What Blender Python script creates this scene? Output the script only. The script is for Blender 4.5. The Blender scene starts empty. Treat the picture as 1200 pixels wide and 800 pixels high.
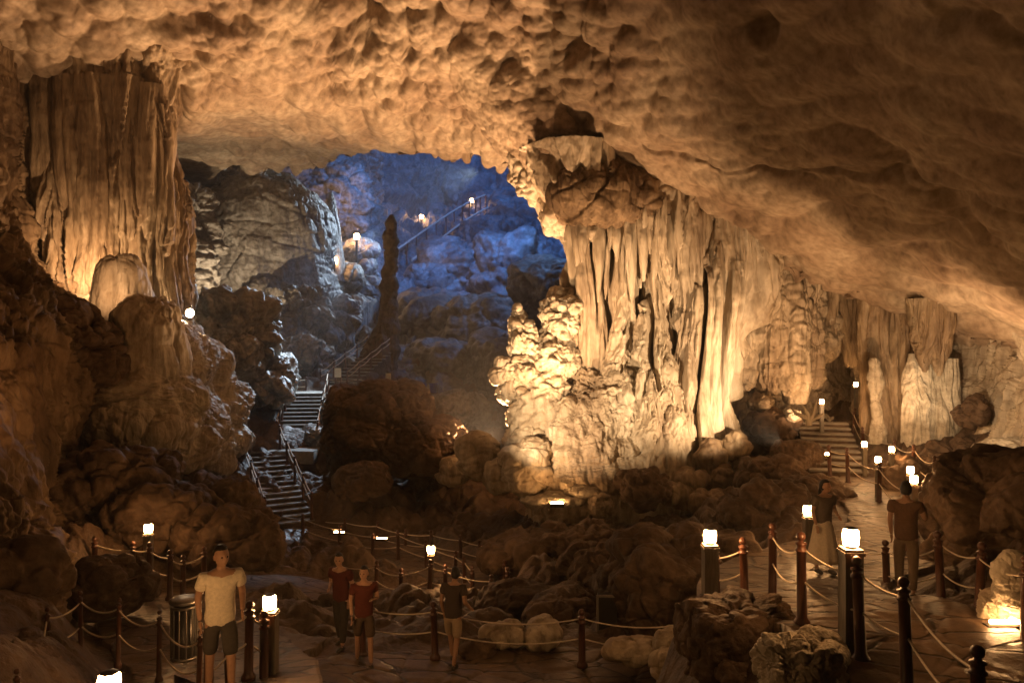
import bpy, math, random
import numpy as np
from mathutils import Vector, Matrix
random.seed(7)
F32 = np.float32
sc = bpy.context.scene
col = sc.collection
R = math.radians

# ------------------------------------------------------------------ noise
def _hash(ix, iy, iz, seed):
    h = (ix.astype(np.uint32) * np.uint32(374761393) + iy.astype(np.uint32) * np.uint32(668265263)
         + iz.astype(np.uint32) * np.uint32(2147483647 - 58) + np.uint32((seed * 144269 + 97) & 0xffffffff))
    h = (h ^ (h >> np.uint32(13))) * np.uint32(1274126177)
    h = (h ^ (h >> np.uint32(16))) * np.uint32(2246822519)
    return h ^ (h >> np.uint32(15))

def noise(p, s=1.0, seed=0):
    """gradient noise, about -1..1; p (n,3); s a number or a triple of frequencies"""
    q = (p * np.asarray(s, F32)).astype(F32)
    i = np.floor(q); f = q - i
    i = i.astype(np.int64).astype(np.int32)
    u = f * f * f * (f * (f * 6 - 15) + 10)
    out = 0
    for dx in (0, 1):
        wx = u[:, 0] if dx else 1 - u[:, 0]
        for dy in (0, 1):
            wy = u[:, 1] if dy else 1 - u[:, 1]
            for dz in (0, 1):
                wz = u[:, 2] if dz else 1 - u[:, 2]
                h = _hash(i[:, 0] + dx, i[:, 1] + dy, i[:, 2] + dz, seed)
                gx = (h & np.uint32(1023)).astype(F32) / 511.5 - 1
                gy = ((h >> np.uint32(10)) & np.uint32(1023)).astype(F32) / 511.5 - 1
                gz = ((h >> np.uint32(20)) & np.uint32(1023)).astype(F32) / 511.5 - 1
                out = out + wx * wy * wz * (gx * (f[:, 0] - dx) + gy * (f[:, 1] - dy) + gz * (f[:, 2] - dz))
    return out * 1.5

def fbm(p, s=1.0, o=4, seed=0, g=.5):
    s = np.asarray(s, F32) * np.ones(3, F32)
    a = 1; t = 0
    for k in range(o):
        t = t + a * noise(p, s * 2.03 ** k, seed + k); a *= g
    return t

def ridge(p, s=1.0, o=3, seed=0, g=.5):
    s = np.asarray(s, F32) * np.ones(3, F32)
    a = 1; t = 0; n = 0
    for k in range(o):
        t = t + a * (1 - 2 * np.abs(noise(p, s * 2.1 ** k, seed + k))); n += a; a *= g
    return t / n

def worley(p, s=1.0, seed=0):
    q = (p * np.asarray(s, F32)).astype(F32)
    i = np.floor(q); f = q - i; i = i.astype(np.int64).astype(np.int32)
    n = len(p)
    F1 = np.full(n, 9, F32); F2 = np.full(n, 9, F32); ID = np.zeros(n, F32)
    for dx in (-1, 0, 1):
        for dy in (-1, 0, 1):
            for dz in (-1, 0, 1):
                h = _hash(i[:, 0] + dx, i[:, 1] + dy, i[:, 2] + dz, seed)
                a = dx + (h & np.uint32(1023)).astype(F32) / 1023 - f[:, 0]
                b = dy + ((h >> np.uint32(10)) & np.uint32(1023)).astype(F32) / 1023 - f[:, 1]
                c = dz + ((h >> np.uint32(20)) & np.uint32(1023)).astype(F32) / 1023 - f[:, 2]
                d = np.sqrt(a * a + b * b + c * c)
                m = d < F1
                F2 = np.where(m, F1, np.minimum(F2, d))
                ID = np.where(m, (h >> np.uint32(7) & np.uint32(1023)).astype(F32) / 1023, ID)
                F1 = np.where(m, d, F1)
    return F1, F2, ID

def warp(p, s, a, seed=50):
    return p + a * np.stack([noise(p, s, seed), noise(p, s, seed + 1), noise(p, s, seed + 2)], 1)

def sstep(a, b, x):
    t = np.clip((x - a) / (b - a), 0, 1)
    return t * t * (3 - 2 * t)

# displacement recipes: metres outward for world points p
def d_rock(p, a=.3, s=.5, seed=0):
    q = warp(p, s * .8, .35 / s * .5, seed + 60)
    F1, F2, ID = worley(q, (s, s, s * 1.3), seed)
    e = np.clip(F2 - F1, 0, .35)
    blk = (ID - .5) * 1.2 + 2.0 * e ** .8
    F1b, F2b, IDb = worley(warp(q, s * 3, .1 / s, seed + 66), (s * 2.7, s * 2.7, s * 4.2), seed + 3)
    cr_ = -.5 * (1 - sstep(0, .1, np.abs(noise(q, (s * .9, s * .9, s * 1.6), seed + 30)))) 
    lay = ridge(q, (s * .5, s * .5, s * 3.2), 3, seed + 31, .5)
    return a * (.8 * blk + .75 * fbm(p, s * 1.2, 3, seed + 9, .5) + .42 * ((IDb - .5) + 1.4 * np.clip(F2b - F1b, 0, .3)) + .6 * cr_ + .2 * lay + .1 * fbm(p, s * 9, 3, seed + 12, .6))

def d_flute(p, a=.3, f=1.0, seed=0, drape=1.0, deep=0.0):
    """rounded vertical ribs parted by sharp grooves, hung in tiers"""
    w = p + np.stack([noise(p, (.45, .45, .2), seed + 70), noise(p, (.45, .45, .2), seed + 71), 0 * p[:, 0]], 1) * .35
    ab = lambda fr, zs, sd: np.abs(noise(w, (fr * f, fr * f, zs * f), sd))
    r = ab(.75, .05, seed) ** .7 * 1.5 + ab(1.8, .09, seed + 5) ** .7 * .75 + ab(4.6, .2, seed + 6) ** .8 * .36 + ab(10, .5, seed + 7) * .12
    ph = noise(w, (1.1 * f, 1.1 * f, .02), seed + 11) * 2.2 + noise(w, (4.2 * f, 4.2 * f, .02), seed + 13) * .5
    t = np.mod(-p[:, 2] * .24 + ph, 1.0)
    dr = t ** 1.5 * (1 - sstep(.95, 1.0, t))
    t2 = np.mod(-p[:, 2] * .61 + ph * 1.7 + .3, 1.0)
    dr2 = t2 ** 2 * (1 - sstep(.94, 1.0, t2))
    g = fbm(p, 2.2, 3, seed + 21, .5)
    msk = sstep(-.1, .4, noise(p, (.35, .35, .3), seed + 33))
    d = a * (1.25 * r - .7 + drape * (.6 * dr + .25 * dr2) * (.2 + .8 * msk) + .12 * g + .35 * fbm(p, .4, 2, seed + 25))
    if deep:
        k = sstep(.45, -.1, noise(p, (.3, .3, .16), seed + 41))
        n_ = np.abs(noise(w, (.62 * f, .62 * f, .05), seed + 42))
        d = d - deep * (1 - sstep(.03, .15, n_)) * k
    return d

def cups(x, y, s, seed, spread=.5):
    """lower envelope of paraboloids, turned over: round scallops of mixed depth parted by sharp lines (about -1..1)"""
    qx = (x * s).astype(F32); qy = (y * s).astype(F32)
    ix = np.floor(qx).astype(np.int32); iy = np.floor(qy).astype(np.int32); z0 = np.zeros_like(ix)
    best = np.full(len(qx), 9, F32)
    for dx in (-1, 0, 1):
        for dy in (-1, 0, 1):
            h = _hash(ix + dx, iy + dy, z0, seed)
            a = ix + dx + (h & np.uint32(1023)).astype(F32) / 1023 - qx
            b = iy + dy + ((h >> np.uint32(10)) & np.uint32(1023)).astype(F32) / 1023 - qy
            w = ((h >> np.uint32(20)) & np.uint32(1023)).astype(F32) / 1023
            best = np.minimum(best, a * a + b * b - spread * w)
    return -(best * 2 + .3)

def d_scallop(p, a=.3, s=.95, seed=0):
    """dissolved ceiling: scallops in three sizes over a gently rolling vault"""
    q = warp(p, s * .3, .22 / s, seed + 40)
    x, y = q[:, 0], q[:, 1] * .5 - q[:, 2] * .85
    m = sstep(-.35, .2, noise(p, .15, seed + 5)); m2 = sstep(-.25, .3, noise(p, .21, seed + 6))
    return a * (.58 * cups(x, y, s * 1.15, seed, .5) * (.4 + .6 * m) + .34 * cups(x + 3, y, s * 2.3, seed + 1, .5) * (.25 + .75 * m2)
                + .035 * cups(x, y + 5, s * 5.2, seed + 2, .5) + .65 * fbm(p, s * .27, 2, seed + 7) + .02 * fbm(p, s * 6, 2, seed + 17))

def d_coral(p, a=.25, s=1.6, seed=0):
    F1, F2, ID = worley(warp(p, s, .2, seed), s, seed)
    F1b, _, _ = worley(p, s * 2.7, seed + 4)
    return a * (1.1 - 1.7 * F1 + (ID - .5) * .8 + .45 * (.5 - F1b) + .8 * fbm(p, s * .5, 3, seed + 8))

def d_flow(p, a=.2, s=.6, seed=0):
    """rounded flowstone pillows with small rimstone ripples"""
    q = warp(p, s * .8, .5, seed)
    F1, F2, ID = worley(q, (s, s * .8, s * 1.2), seed)
    rp = ridge(warp(p, 1.0, .35, seed + 5), (1.5, 1.5, 3.2), 3, seed + 6, .6)
    return a * (1.0 - 1.4 * F1 * F1 + .55 * fbm(p, s * 1.4, 4, seed + 2) + .33 * rp * sstep(-.3, .3, noise(p, .35, seed + 9)))

# ------------------------------------------------------------------ meshes
def P(px, py, d):
    """a point d metres ahead of the lens, seen at px,py of a 1200x800 picture"""
    return np.array([(px - 600) / 900 * d, d, (400 - py) / 900 * d], F32)

def mesh_np(name, V, Fc, smooth=True):
    """V (n,3), Fc (m,3 or 4)"""
    me = bpy.data.meshes.new(name)
    V = np.ascontiguousarray(V, F32); Fc = np.ascontiguousarray(Fc, np.int32)
    k = Fc.shape[1]
    me.vertices.add(len(V)); me.vertices.foreach_set('co', V.ravel())
    me.loops.add(Fc.size); me.loops.foreach_set('vertex_index', Fc.ravel())
    me.polygons.add(len(Fc)); me.polygons.foreach_set('loop_start', np.arange(0, Fc.size, k, dtype=np.int32))
    me.polygons.foreach_set('loop_total', np.full(len(Fc), k, np.int32))
    me.polygons.foreach_set('use_smooth', np.full(len(Fc), smooth))
    me.update(calc_edges=True)
    return me

def link(name, me, mat, parent=None, loc=None):
    o = bpy.data.objects.new(name, me)
    col.objects.link(o)
    if mat and me: me.materials.append(mat)
    if parent: o.parent = parent
    if loc is not None: o.location = loc
    return o

def tag(o, label=None, cat=None, group=None, kind=None):
    if label: o['label'] = label
    if cat: o['category'] = cat
    if group: o['group'] = group
    if kind: o['kind'] = kind
    return o

def empty(name, loc, label, cat, group=None, rz=0):
    o = bpy.data.objects.new(name, None); col.objects.link(o)
    o.empty_display_size = .2
    o.location = [float(v) for v in loc]; o.rotation_euler = (0, 0, rz)
    return tag(o, label, cat, group)

def put(name, V, Fc, mat, parent=None, smooth=True, origin=None):
    """mesh from world-space vertices; origin at the parent or at the mesh's base"""
    V = np.asarray(V, F32)
    if parent is not None:
        og = np.array(parent['_o'] if '_o' in parent else parent.location, F32); loc = None
    else:
        og = np.array(origin, F32) if origin is not None else np.array([V[:, 0].mean(), V[:, 1].mean(), V[:, 2].min()], F32)
        loc = og.tolist()
    o = link(name, mesh_np(name, V - og, Fc, smooth), mat, parent, loc)
    return o

def gridfaces(nr, nc, wrap=False):
    r = np.arange(nr - 1)[:, None]; c = np.arange(nc if wrap else nc - 1)[None, :]
    c2 = (c + 1) % nc
    return np.stack([r * nc + c, r * nc + c2, (r + 1) * nc + c2, (r + 1) * nc + c], -1).reshape(-1, 4)

def gridnormals(G, wrap=False):
    if wrap:
        du = np.roll(G, -1, 1) - np.roll(G, 1, 1)
    else:
        du = np.gradient(G, axis=1)
    dv = np.gradient(G, axis=0)
    n = np.cross(du, dv)
    return n / (np.linalg.norm(n, axis=2, keepdims=True) + 1e-9)

def cr(ctrl, n):
    """Catmull-Rom resample of an array (k, ...) along axis 0 to n samples"""
    k = len(ctrl)
    t = np.linspace(0, k - 1, n); i = np.minimum(t.astype(int), k - 2); f = (t - i).reshape((-1,) + (1,) * (ctrl.ndim - 1))
    g = lambda j: ctrl[np.clip(j, 0, k - 1)]
    p0 = np.where((i - 1 < 0).reshape(f.shape), 2 * ctrl[0] - ctrl[1], g(i - 1))
    p3 = np.where((i + 2 > k - 1).reshape(f.shape), 2 * ctrl[-1] - ctrl[-2], g(i + 2))
    p1, p2 = g(i), g(i + 1)
    return .5 * (2 * p1 + (p2 - p0) * f + (2 * p0 - 5 * p1 + 4 * p2 - p3) * f * f + (3 * p1 - p0 - 3 * p2 + p3) * f ** 3)

def relief(rows, nr, nc, disp):
    """rows: list of rows of (px,py,d); returns displaced grid verts + faces; displaced towards the open side of the cave"""
    C = np.array([[P(*c) for c in r] for r in rows], np.float64)
    G = cr(C, nr); G = np.swapaxes(cr(np.swapaxes(G, 0, 1), nc), 0, 1)
    N = gridnormals(G)
    mid = G.reshape(-1, 3).mean(0)
    if (N * (-G)).sum() < 0: N = -N
    V = G.reshape(-1, 3).astype(F32); N = N.reshape(-1, 3).astype(F32)
    return V + N * disp(V)[:, None], gridfaces(nr, nc)

def tube(ctrl, nr, nc, disp, cap=True):
    """closed fluted body; ctrl rows (x,y,z,rx,ry) bottom to top in metres"""
    C = cr(np.array(ctrl, np.float64), nr)
    C[:, 3:] = np.maximum(C[:, 3:], .01)
    th = np.linspace(0, 2 * math.pi, nc, endpoint=False)
    G = np.zeros((nr, nc, 3))
    G[..., 0] = C[:, 0:1] + C[:, 3:4] * np.cos(th); G[..., 1] = C[:, 1:2] + C[:, 4:5] * np.sin(th); G[..., 2] = C[:, 2:3]
    N = gridnormals(G, True)
    ctr = G - np.stack([C[:, 0], C[:, 1], C[:, 2]], 1)[:, None, :]
    if (N * ctr).sum() < 0: N = -N
    V = G.reshape(-1, 3).astype(F32)
    dd = disp(V).reshape(nr, nc)
    lim = np.minimum(C[:, 3], C[:, 4])[:, None]
    dd = np.clip(dd, -.75 * lim, 1.2 * lim + .05)
    V = (G + N * dd[..., None]).reshape(-1, 3)
    Fc = gridfaces(nr, nc, True)
    return V.astype(F32), Fc

def ptube(pts, nr, nc, disp, ratio=1.0, dmul=None):
    """tube from (px, py, d, halfwidth_px) rows listed top to bottom"""
    c = []
    for q in pts[::-1]:
        x, y, z = P(*q[:3]); r = q[3] / 900 * q[2]
        c.append((x, y, z, r, r * ratio))
    return tube(c, nr, nc, disp)

_ico = {}
def ico(k):
    if k in _ico: return _ico[k]
    import bmesh
    bm = bmesh.new(); bmesh.ops.create_icosphere(bm, subdivisions=k, radius=1)
    V = np.array([v.co[:] for v in bm.verts], F32); Fc = np.array([[v.index for v in f.verts] for f in bm.faces], np.int32)
    bm.free(); _ico[k] = (V, Fc); return _ico[k]

def blob(c, r, disp, k=6, rz=0, square=0.0, flat=None):
    """boulder: ellipsoid c, radii r, displaced; square>0 makes it blockier"""
    V, Fc = ico(k)
    V = V.copy()
    if square:
        m = np.abs(V).max(1, keepdims=True)
        V = V * (1 - square) + V / m * square * .8
    N = V / np.linalg.norm(V, axis=1, keepdims=True)
    V = V * np.array(r, F32)
    N = N / np.array(r, F32); N /= np.linalg.norm(N, axis=1, keepdims=True)
    ca, sa = math.cos(rz), math.sin(rz)
    M = np.array([[ca, -sa, 0], [sa, ca, 0], [0, 0, 1]], F32)
    V = V @ M.T + np.array(c, F32); N = N @ M.T
    return V + N * disp(V)[:, None], Fc

def join(parts):
    Vs, Fs, n = [], [], 0
    quad = all(f.shape[1] == 4 for _, f in parts)
    for v, f in parts:
        if not quad and f.shape[1] == 4:
            f = np.concatenate([f[:, [0, 1, 2]], f[:, [0, 2, 3]]])
        Vs.append(v); Fs.append(f + n); n += len(v)
    return np.concatenate(Vs), np.concatenate(Fs)

def lathe(prof, n=20):
    """prof (r,z) bottom to top -> verts, faces, local coordinates"""
    pr = np.array(prof, F32); th = np.linspace(0, 2 * math.pi, n, endpoint=False)
    V = np.stack([pr[:, 0:1] * np.cos(th), pr[:, 0:1] * np.sin(th), np.repeat(pr[:, 1:2], n, 1)], -1).reshape(-1, 3)
    return V.astype(F32), gridfaces(len(pr), n, True)

def box(x0, x1, y0, y1, z0, z1):
    V = np.array([[x, y, z] for x in (x0, x1) for y in (y0, y1) for z in (z0, z1)], F32)
    return V, np.array([[0, 1, 3, 2], [4, 6, 7, 5], [0, 4, 5, 1], [2, 3, 7, 6], [0, 2, 6, 4], [1, 5, 7, 3]], np.int32)

def rod(pts, r, n=8):
    """round rod/rope along points"""
    pts = np.array(pts, np.float64); T = np.gradient(pts, axis=0); T /= np.linalg.norm(T, axis=1, keepdims=True) + 1e-9
    up = np.array([0, 0, 1.0])
    if abs(T[0, 2]) > .95: up = np.array([1.0, 0, 0])
    A = np.cross(T, up); A /= np.linalg.norm(A, axis=1, keepdims=True) + 1e-9; B = np.cross(A, T)
    th = np.linspace(0, 2 * math.pi, n, endpoint=False)
    rr = np.asarray(r) * np.ones(len(pts))
    G = pts[:, None, :] + rr[:, None, None] * (A[:, None, :] * np.cos(th)[None, :, None] + B[:, None, :] * np.sin(th)[None, :, None])
    return G.reshape(-1, 3).astype(F32), gridfaces(len(pts), n, True)

class RBF:
    """thin-plate surface z(x,y) through control points"""
    def __init__(s, pts, lam=.02):
        s.p = np.array([[q[0], q[1]] for q in pts], np.float64); z = np.array([q[2] for q in pts], np.float64)
        n = len(z); K = s.k(s.p) + lam * np.eye(n); Q = np.c_[np.ones(n), s.p]
        A = np.block([[K, Q], [Q.T, np.zeros((3, 3))]])
        s.w = np.linalg.solve(A, np.r_[z, np.zeros(3)])
    def k(s, q):
        d2 = ((q[:, None, :] - s.p[None]) ** 2).sum(-1)
        return .5 * d2 * np.log(d2 + 1e-9) * .01
    def __call__(s, X, Y):
        q = np.stack([X.ravel(), Y.ravel()], 1); out = np.empty(len(q))
        for i in range(0, len(q), 60000):
            c = q[i:i + 60000]
            out[i:i + 60000] = s.k(c) @ s.w[:-3] + s.w[-3] + c @ s.w[-2:]
        return out.reshape(X.shape)

# ------------------------------------------------------------------ materials
def nodes(name):
    m = bpy.data.materials.new(name); m.use_nodes = True
    nt = m.node_tree; return m, nt, nt.nodes['Principled BSDF']

def rockmat(name, c1, c2, c3, bump=.5, stretch=(1, 1, 1), rough=.75, spec=.3, scale=1.0, pits=.3, dark=.25, dist=.12, joints=False):
    m, nt, bs = nodes(name)
    N = nt.nodes.new; L = nt.links.new
    geo = N('ShaderNodeNewGeometry'); mp = N('ShaderNodeMapping'); mp.inputs['Scale'].default_value = [s * scale for s in stretch]
    L(geo.outputs['Position'], mp.inputs['Vector'])
    n1 = N('ShaderNodeTexNoise'); n1.inputs['Scale'].default_value = .55; n1.inputs['Detail'].default_value = 4; n1.inputs['Roughness'].default_value = .62
    L(mp.outputs[0], n1.inputs['Vector'])
    r1 = N('ShaderNodeValToRGB'); e = r1.color_ramp.elements
    e[0].position = .33; e[0].color = (*c1, 1); e[1].position = .68; e[1].color = (*c3, 1)
    k = e.new(.5); k.color = (*c2, 1)
    L(n1.outputs['Fac'], r1.inputs['Fac'])
    n2 = N('ShaderNodeTexNoise'); n2.inputs['Scale'].default_value = 4.5; n2.inputs['Detail'].default_value = 4.5; n2.inputs['Roughness'].default_value = .62
    L(mp.outputs[0], n2.inputs['Vector'])
    r2 = N('ShaderNodeValToRGB'); e = r2.color_ramp.elements
    e[0].position = .3; e[0].color = (1 - dark * 1.6, 1 - dark * 1.7, 1 - dark * 1.8, 1); e[1].position = .62; e[1].color = (1, 1, 1, 1)
    L(n2.outputs['Fac'], r2.inputs['Fac'])
    mx = N('ShaderNodeMix'); mx.data_type = 'RGBA'; mx.blend_type = 'MULTIPLY'; mx.inputs[0].default_value = 1
    L(r1.outputs[0], mx.inputs[6]); L(r2.outputs[0], mx.inputs[7])
    L(mx.outputs[2], bs.inputs['Base Color'])
    bs.inputs['Roughness'].default_value = rough; bs.inputs['Specular IOR Level'].default_value = spec
    v = N('ShaderNodeTexVoronoi'); v.inputs['Scale'].default_value = 2.6; v.feature = 'F1'
    wv = N('ShaderNodeMix'); wv.data_type = 'RGBA'; wv.inputs[0].default_value = .25
    L(mp.outputs[0], wv.inputs[6]); L(n2.outputs['Color'], wv.inputs[7]); L(wv.outputs[2], v.inputs['Vector'])
    ma = N('ShaderNodeMath'); ma.operation = 'MULTIPLY_ADD'; ma.inputs[1].default_value = -pits
    L(v.outputs['Distance'], ma.inputs[0]); L(n2.outputs['Fac'], ma.inputs[2])
    b = N('ShaderNodeBump'); b.inputs['Strength'].default_value = bump; b.inputs['Distance'].default_value = dist
    if joints:      # gaps between flat paving stones, filled with dark dirt
        ve = N('ShaderNodeTexVoronoi'); ve.feature = 'DISTANCE_TO_EDGE'; ve.inputs['Scale'].default_value = 1.0
        m3 = N('ShaderNodeMapping'); m3.inputs['Scale'].default_value = (1.1, 2.3, 0)
        L(geo.outputs['Position'], m3.inputs[0])
        w3 = N('ShaderNodeMix'); w3.data_type = 'RGBA'; w3.inputs[0].default_value = .12
        L(m3.outputs[0], w3.inputs[6]); L(n2.outputs['Color'], w3.inputs[7]); L(w3.outputs[2], ve.inputs['Vector'])
        mr = N('ShaderNodeMapRange'); mr.inputs['From Min'].default_value = .012; mr.inputs['From Max'].default_value = .05
        mr.inputs['To Min'].default_value = .25
        L(ve.outputs['Distance'], mr.inputs['Value'])
        mj = N('ShaderNodeMix'); mj.data_type = 'RGBA'; mj.blend_type = 'MULTIPLY'; mj.inputs[0].default_value = 1
        L(mx.outputs[2], mj.inputs[6]); L(mr.outputs[0], mj.inputs[7]); L(mj.outputs[2], bs.inputs['Base Color'])
        mb = N('ShaderNodeMath'); mb.operation = 'MULTIPLY_ADD'; mb.inputs[1].default_value = 1.1
        L(mr.outputs[0], mb.inputs[0]); L(ma.outputs[0], mb.inputs[2]); ma = mb
    L(ma.outputs[0], b.inputs['Height']); L(b.outputs[0], bs.inputs['Normal'])
    return m

def plain(name, c, rough=.5, spec=.5, metal=0, noise_=0.0, scale=12, stretch=(1, 1, 1)):
    m, nt, bs = nodes(name)
    bs.inputs['Roughness'].default_value = rough; bs.inputs['Specular IOR Level'].default_value = spec
    bs.inputs['Metallic'].default_value = metal
    N = nt.nodes.new; L = nt.links.new
    tc = N('ShaderNodeTexCoord'); mp = N('ShaderNodeMapping'); mp.inputs['Scale'].default_value = stretch
    L(tc.outputs['Object'], mp.inputs[0])
    n = N('ShaderNodeTexNoise'); n.inputs['Scale'].default_value = scale; n.inputs['Detail'].default_value = 5
    L(mp.outputs[0], n.inputs[0])
    r = N('ShaderNodeValToRGB'); e = r.color_ramp.elements
    e[0].position = .3; e[0].color = (*[x * (1 - noise_) for x in c], 1); e[1].position = .7; e[1].color = (*[min(1, x * (1 + noise_)) for x in c], 1)
    L(n.outputs['Fac'], r.inputs['Fac']); L(r.outputs[0], bs.inputs['Base Color'])
    b = N('ShaderNodeBump'); b.inputs['Strength'].default_value = .25; b.inputs['Distance'].default_value = .01
    L(n.outputs['Fac'], b.inputs['Height']); L(b.outputs[0], bs.inputs['Normal'])
    return m

def glow(name, c, s):
    m = bpy.data.materials.new(name); m.use_nodes = True; nt = m.node_tree
    nt.nodes.clear(); e = nt.nodes.new('ShaderNodeEmission'); o = nt.nodes.new('ShaderNodeOutputMaterial')
    e.inputs['Color'].default_value = (*c, 1); e.inputs['Strength'].default_value = s
    nt.links.new(e.outputs[0], o.inputs['Surface']); return m

M = {}
M['ceil'] = rockmat('ceiling limestone', (.30, .205, .135), (.42, .31, .21), (.52, .41, .29), bump=.12, rough=.65, pits=.06, dark=.3, scale=.8)
M['ground'] = rockmat('muddy rock', (.07, .039, .021), (.115, .068, .038), (.18, .115, .068), bump=.7, rough=.6, spec=.45, dark=.3)
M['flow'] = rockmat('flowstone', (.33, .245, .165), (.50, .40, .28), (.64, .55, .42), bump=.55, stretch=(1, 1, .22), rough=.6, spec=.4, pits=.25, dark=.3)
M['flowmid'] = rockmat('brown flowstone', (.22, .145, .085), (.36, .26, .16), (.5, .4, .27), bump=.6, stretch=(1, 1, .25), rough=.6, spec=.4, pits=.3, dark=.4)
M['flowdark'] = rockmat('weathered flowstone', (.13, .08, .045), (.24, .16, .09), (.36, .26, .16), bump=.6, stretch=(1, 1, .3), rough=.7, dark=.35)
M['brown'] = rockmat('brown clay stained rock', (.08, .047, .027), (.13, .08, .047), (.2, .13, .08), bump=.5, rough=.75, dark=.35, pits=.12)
M['far'] = rockmat('dark far limestone', (.07, .07, .07), (.13, .13, .125), (.24, .235, .22), bump=.6, rough=.55, spec=.5, dark=.35)
M['grey'] = rockmat('grey wet limestone', (.16, .14, .115), (.27, .24, .2), (.45, .42, .37), bump=.7, rough=.5, spec=.5, dark=.4)
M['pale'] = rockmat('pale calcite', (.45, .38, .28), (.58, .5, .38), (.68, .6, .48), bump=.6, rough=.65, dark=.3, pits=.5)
M['path'] = rockmat('worn paving', (.10, .06, .034), (.15, .095, .056), (.21, .14, .085), bump=.5, rough=.5, spec=.5, dark=.3, dist=.04, joints=True)
M['wood'] = plain('red brown varnished wood', (.085, .032, .017), .4, .5, 0, .4, 9, (4, 4, .5))
M['greypost'] = plain('painted grey timber', (.2, .17, .13), .6, .4, 0, .25, 9, (4, 4, .5))
M['rope'] = plain('off white rope', (.62, .52, .4), .6, .3, 0, .15, 60)
M['metal'] = plain('dark lamp metal', (.05, .045, .04), .4, .5, .6, .1, 30)
M['steel'] = plain('brushed steel', (.2, .18, .16), .4, .5, .8, .1, 20, (1, 1, 8))
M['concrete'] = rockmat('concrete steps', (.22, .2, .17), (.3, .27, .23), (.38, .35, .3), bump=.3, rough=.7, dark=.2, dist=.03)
M['lamp'] = glow('warm lamp glass', (1, .5, .18), 190)
M['lampfar'] = glow('far lamp glass', (1, .52, .2), 110)
M['flood'] = glow('flood lamp lens', (1, .68, .38), 420)
# ================================================================== ceiling
def pz(px, py, d):
    q = P(px, py, d); return (float(q[0]), float(q[1]), float(q[2]))
CE = [pz(*q) for q in [
    (-250, -150, 18), (0, -200, 20), (300, -200, 24), (600, -200, 22), (900, -200, 14), (1200, -200, 9.5),
    (-250, 0, 20.5), (0, 0, 23.3), (200, 0, 25), (400, 0, 27), (600, 0, 25.5), (750, 0, 22), (900, 0, 18), (1050, 0, 15), (1200, 0, 12.3), (1400, 0, 9.5),
    (-150, 60, 22.6), (0, 60, 24.8), (200, 60, 26.6), (400, 60, 28.5), (560, 70, 28), (700, 70, 24.8), (850, 80, 21), (1000, 90, 17.8), (1200, 110, 14.4), (1400, 110, 11.5),
    (0, 108, 26), (150, 122, 27.4), (300, 122, 29.6), (450, 128, 31), (560, 135, 30.5), (640, 176, 28.8), (700, 180, 27.4), (750, 188, 26), (900, 195, 22.5), (1050, 235, 19.5), (1200, 285, 16.5), (1400, 300, 13),
    (125, 88, 25.6), (215, 165, 36), (330, 160, 37), (200, 215, 45), (300, 206, 45), (360, 187, 43), (420, 175, 38), (480, 177, 35.5), (560, 187, 33), (640, 198, 31),
    (700, 182, 29.5), (800, 232, 28), (900, 289, 27), (1000, 325, 26), (1100, 353, 24), (1200, 384, 22), (1400, 430, 17)]]
CE += [(-3, 3, 15), (3, 3, 12), (9, 4, 8.0), (-16, 10, 14), (-30, 30, 8), (-34, 50, 4.5)]
ceil_rbf = RBF(CE, .3)
pxs = np.linspace(-330, 1560, 900)
lipd = np.interp(pxs, [-330, 0, 170, 330, 380, 420, 480, 560, 640, 700, 800, 900, 1000, 1100, 1200, 1560],
                 [30, 40, 45, 45, 43.5, 38.5, 36, 33.5, 31.5, 30, 29, 28.3, 27.5, 26, 24, 19])
lipd = lipd + .5 * np.sin(pxs * .11) + .3 * np.sin(pxs * .31 + 1)
base_d = np.concatenate([np.linspace(3, 9, 40, endpoint=False), np.linspace(9, 20, 210, endpoint=False), np.linspace(20, 32, 440, endpoint=False), np.linspace(32, 45, 190)])
D = 3 + (base_d[:, None] - 3) * np.ones(len(pxs))[None, :]
# squeeze the last stretch so that every column of the grid ends on the lip
k_ = np.clip((lipd[None, :] - 3) / 42, 0, None)
D = 3 + (D - 3) * (1 - (1 - k_) * ((D - 3) / 42) ** 2)
X = (pxs[None, :] - 600) / 900 * D
Z = ceil_rbf(X, D)
# the lip rolls up into the taller chamber behind
ext = np.linspace(0, 1, 80)[1:]
De = lipd[None, :] + ext[:, None] ** 1.3 * 9
Xe = (pxs[None, :] - 600) / 900 * De
Ze = Z[-1][None, :] + ext[:, None] ** 1.6 * 13
G = np.stack([np.concatenate([X, Xe]), np.concatenate([D, De]), np.concatenate([Z, Ze])], -1)
N = gridnormals(G); N = np.where(N[..., 2:3] > 0, -N, N)
V = G.reshape(-1, 3).astype(F32); Nn = N.reshape(-1, 3).astype(F32)
amp = .66 * (1 - .45 * sstep(0, 6, V[:, 0])) * (1 - .35 * sstep(28, 36, V[:, 1]))
dd = d_scallop(V, 1.0, .95, 3) * amp
dd -= .9 * sstep(.45, .75, noise(V, .33, 93)) * (1 - np.exp(-((V[:, 0] - 1) / 3.5) ** 2 - ((V[:, 1] - 30) / 5) ** 2)) * (1 - np.exp(-((V[:, 0] + 13) / 3.5) ** 2 - ((V[:, 1] - 26) / 4) ** 2))                                        # solution pockets
dd -= .16 * (1 - sstep(0, .014, np.abs(noise(warp(V, .7, .25, 96), (.11, .07, .1), 95)))) * sstep(-2, 3, V[:, 0])   # long joints
V = V + Nn * dd[:, None].astype(F32)
o = put('ceiling', V, gridfaces(G.shape[0], G.shape[1]), M['ceil'], origin=(0, 0, 0)); tag(o, kind='structure')

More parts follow.
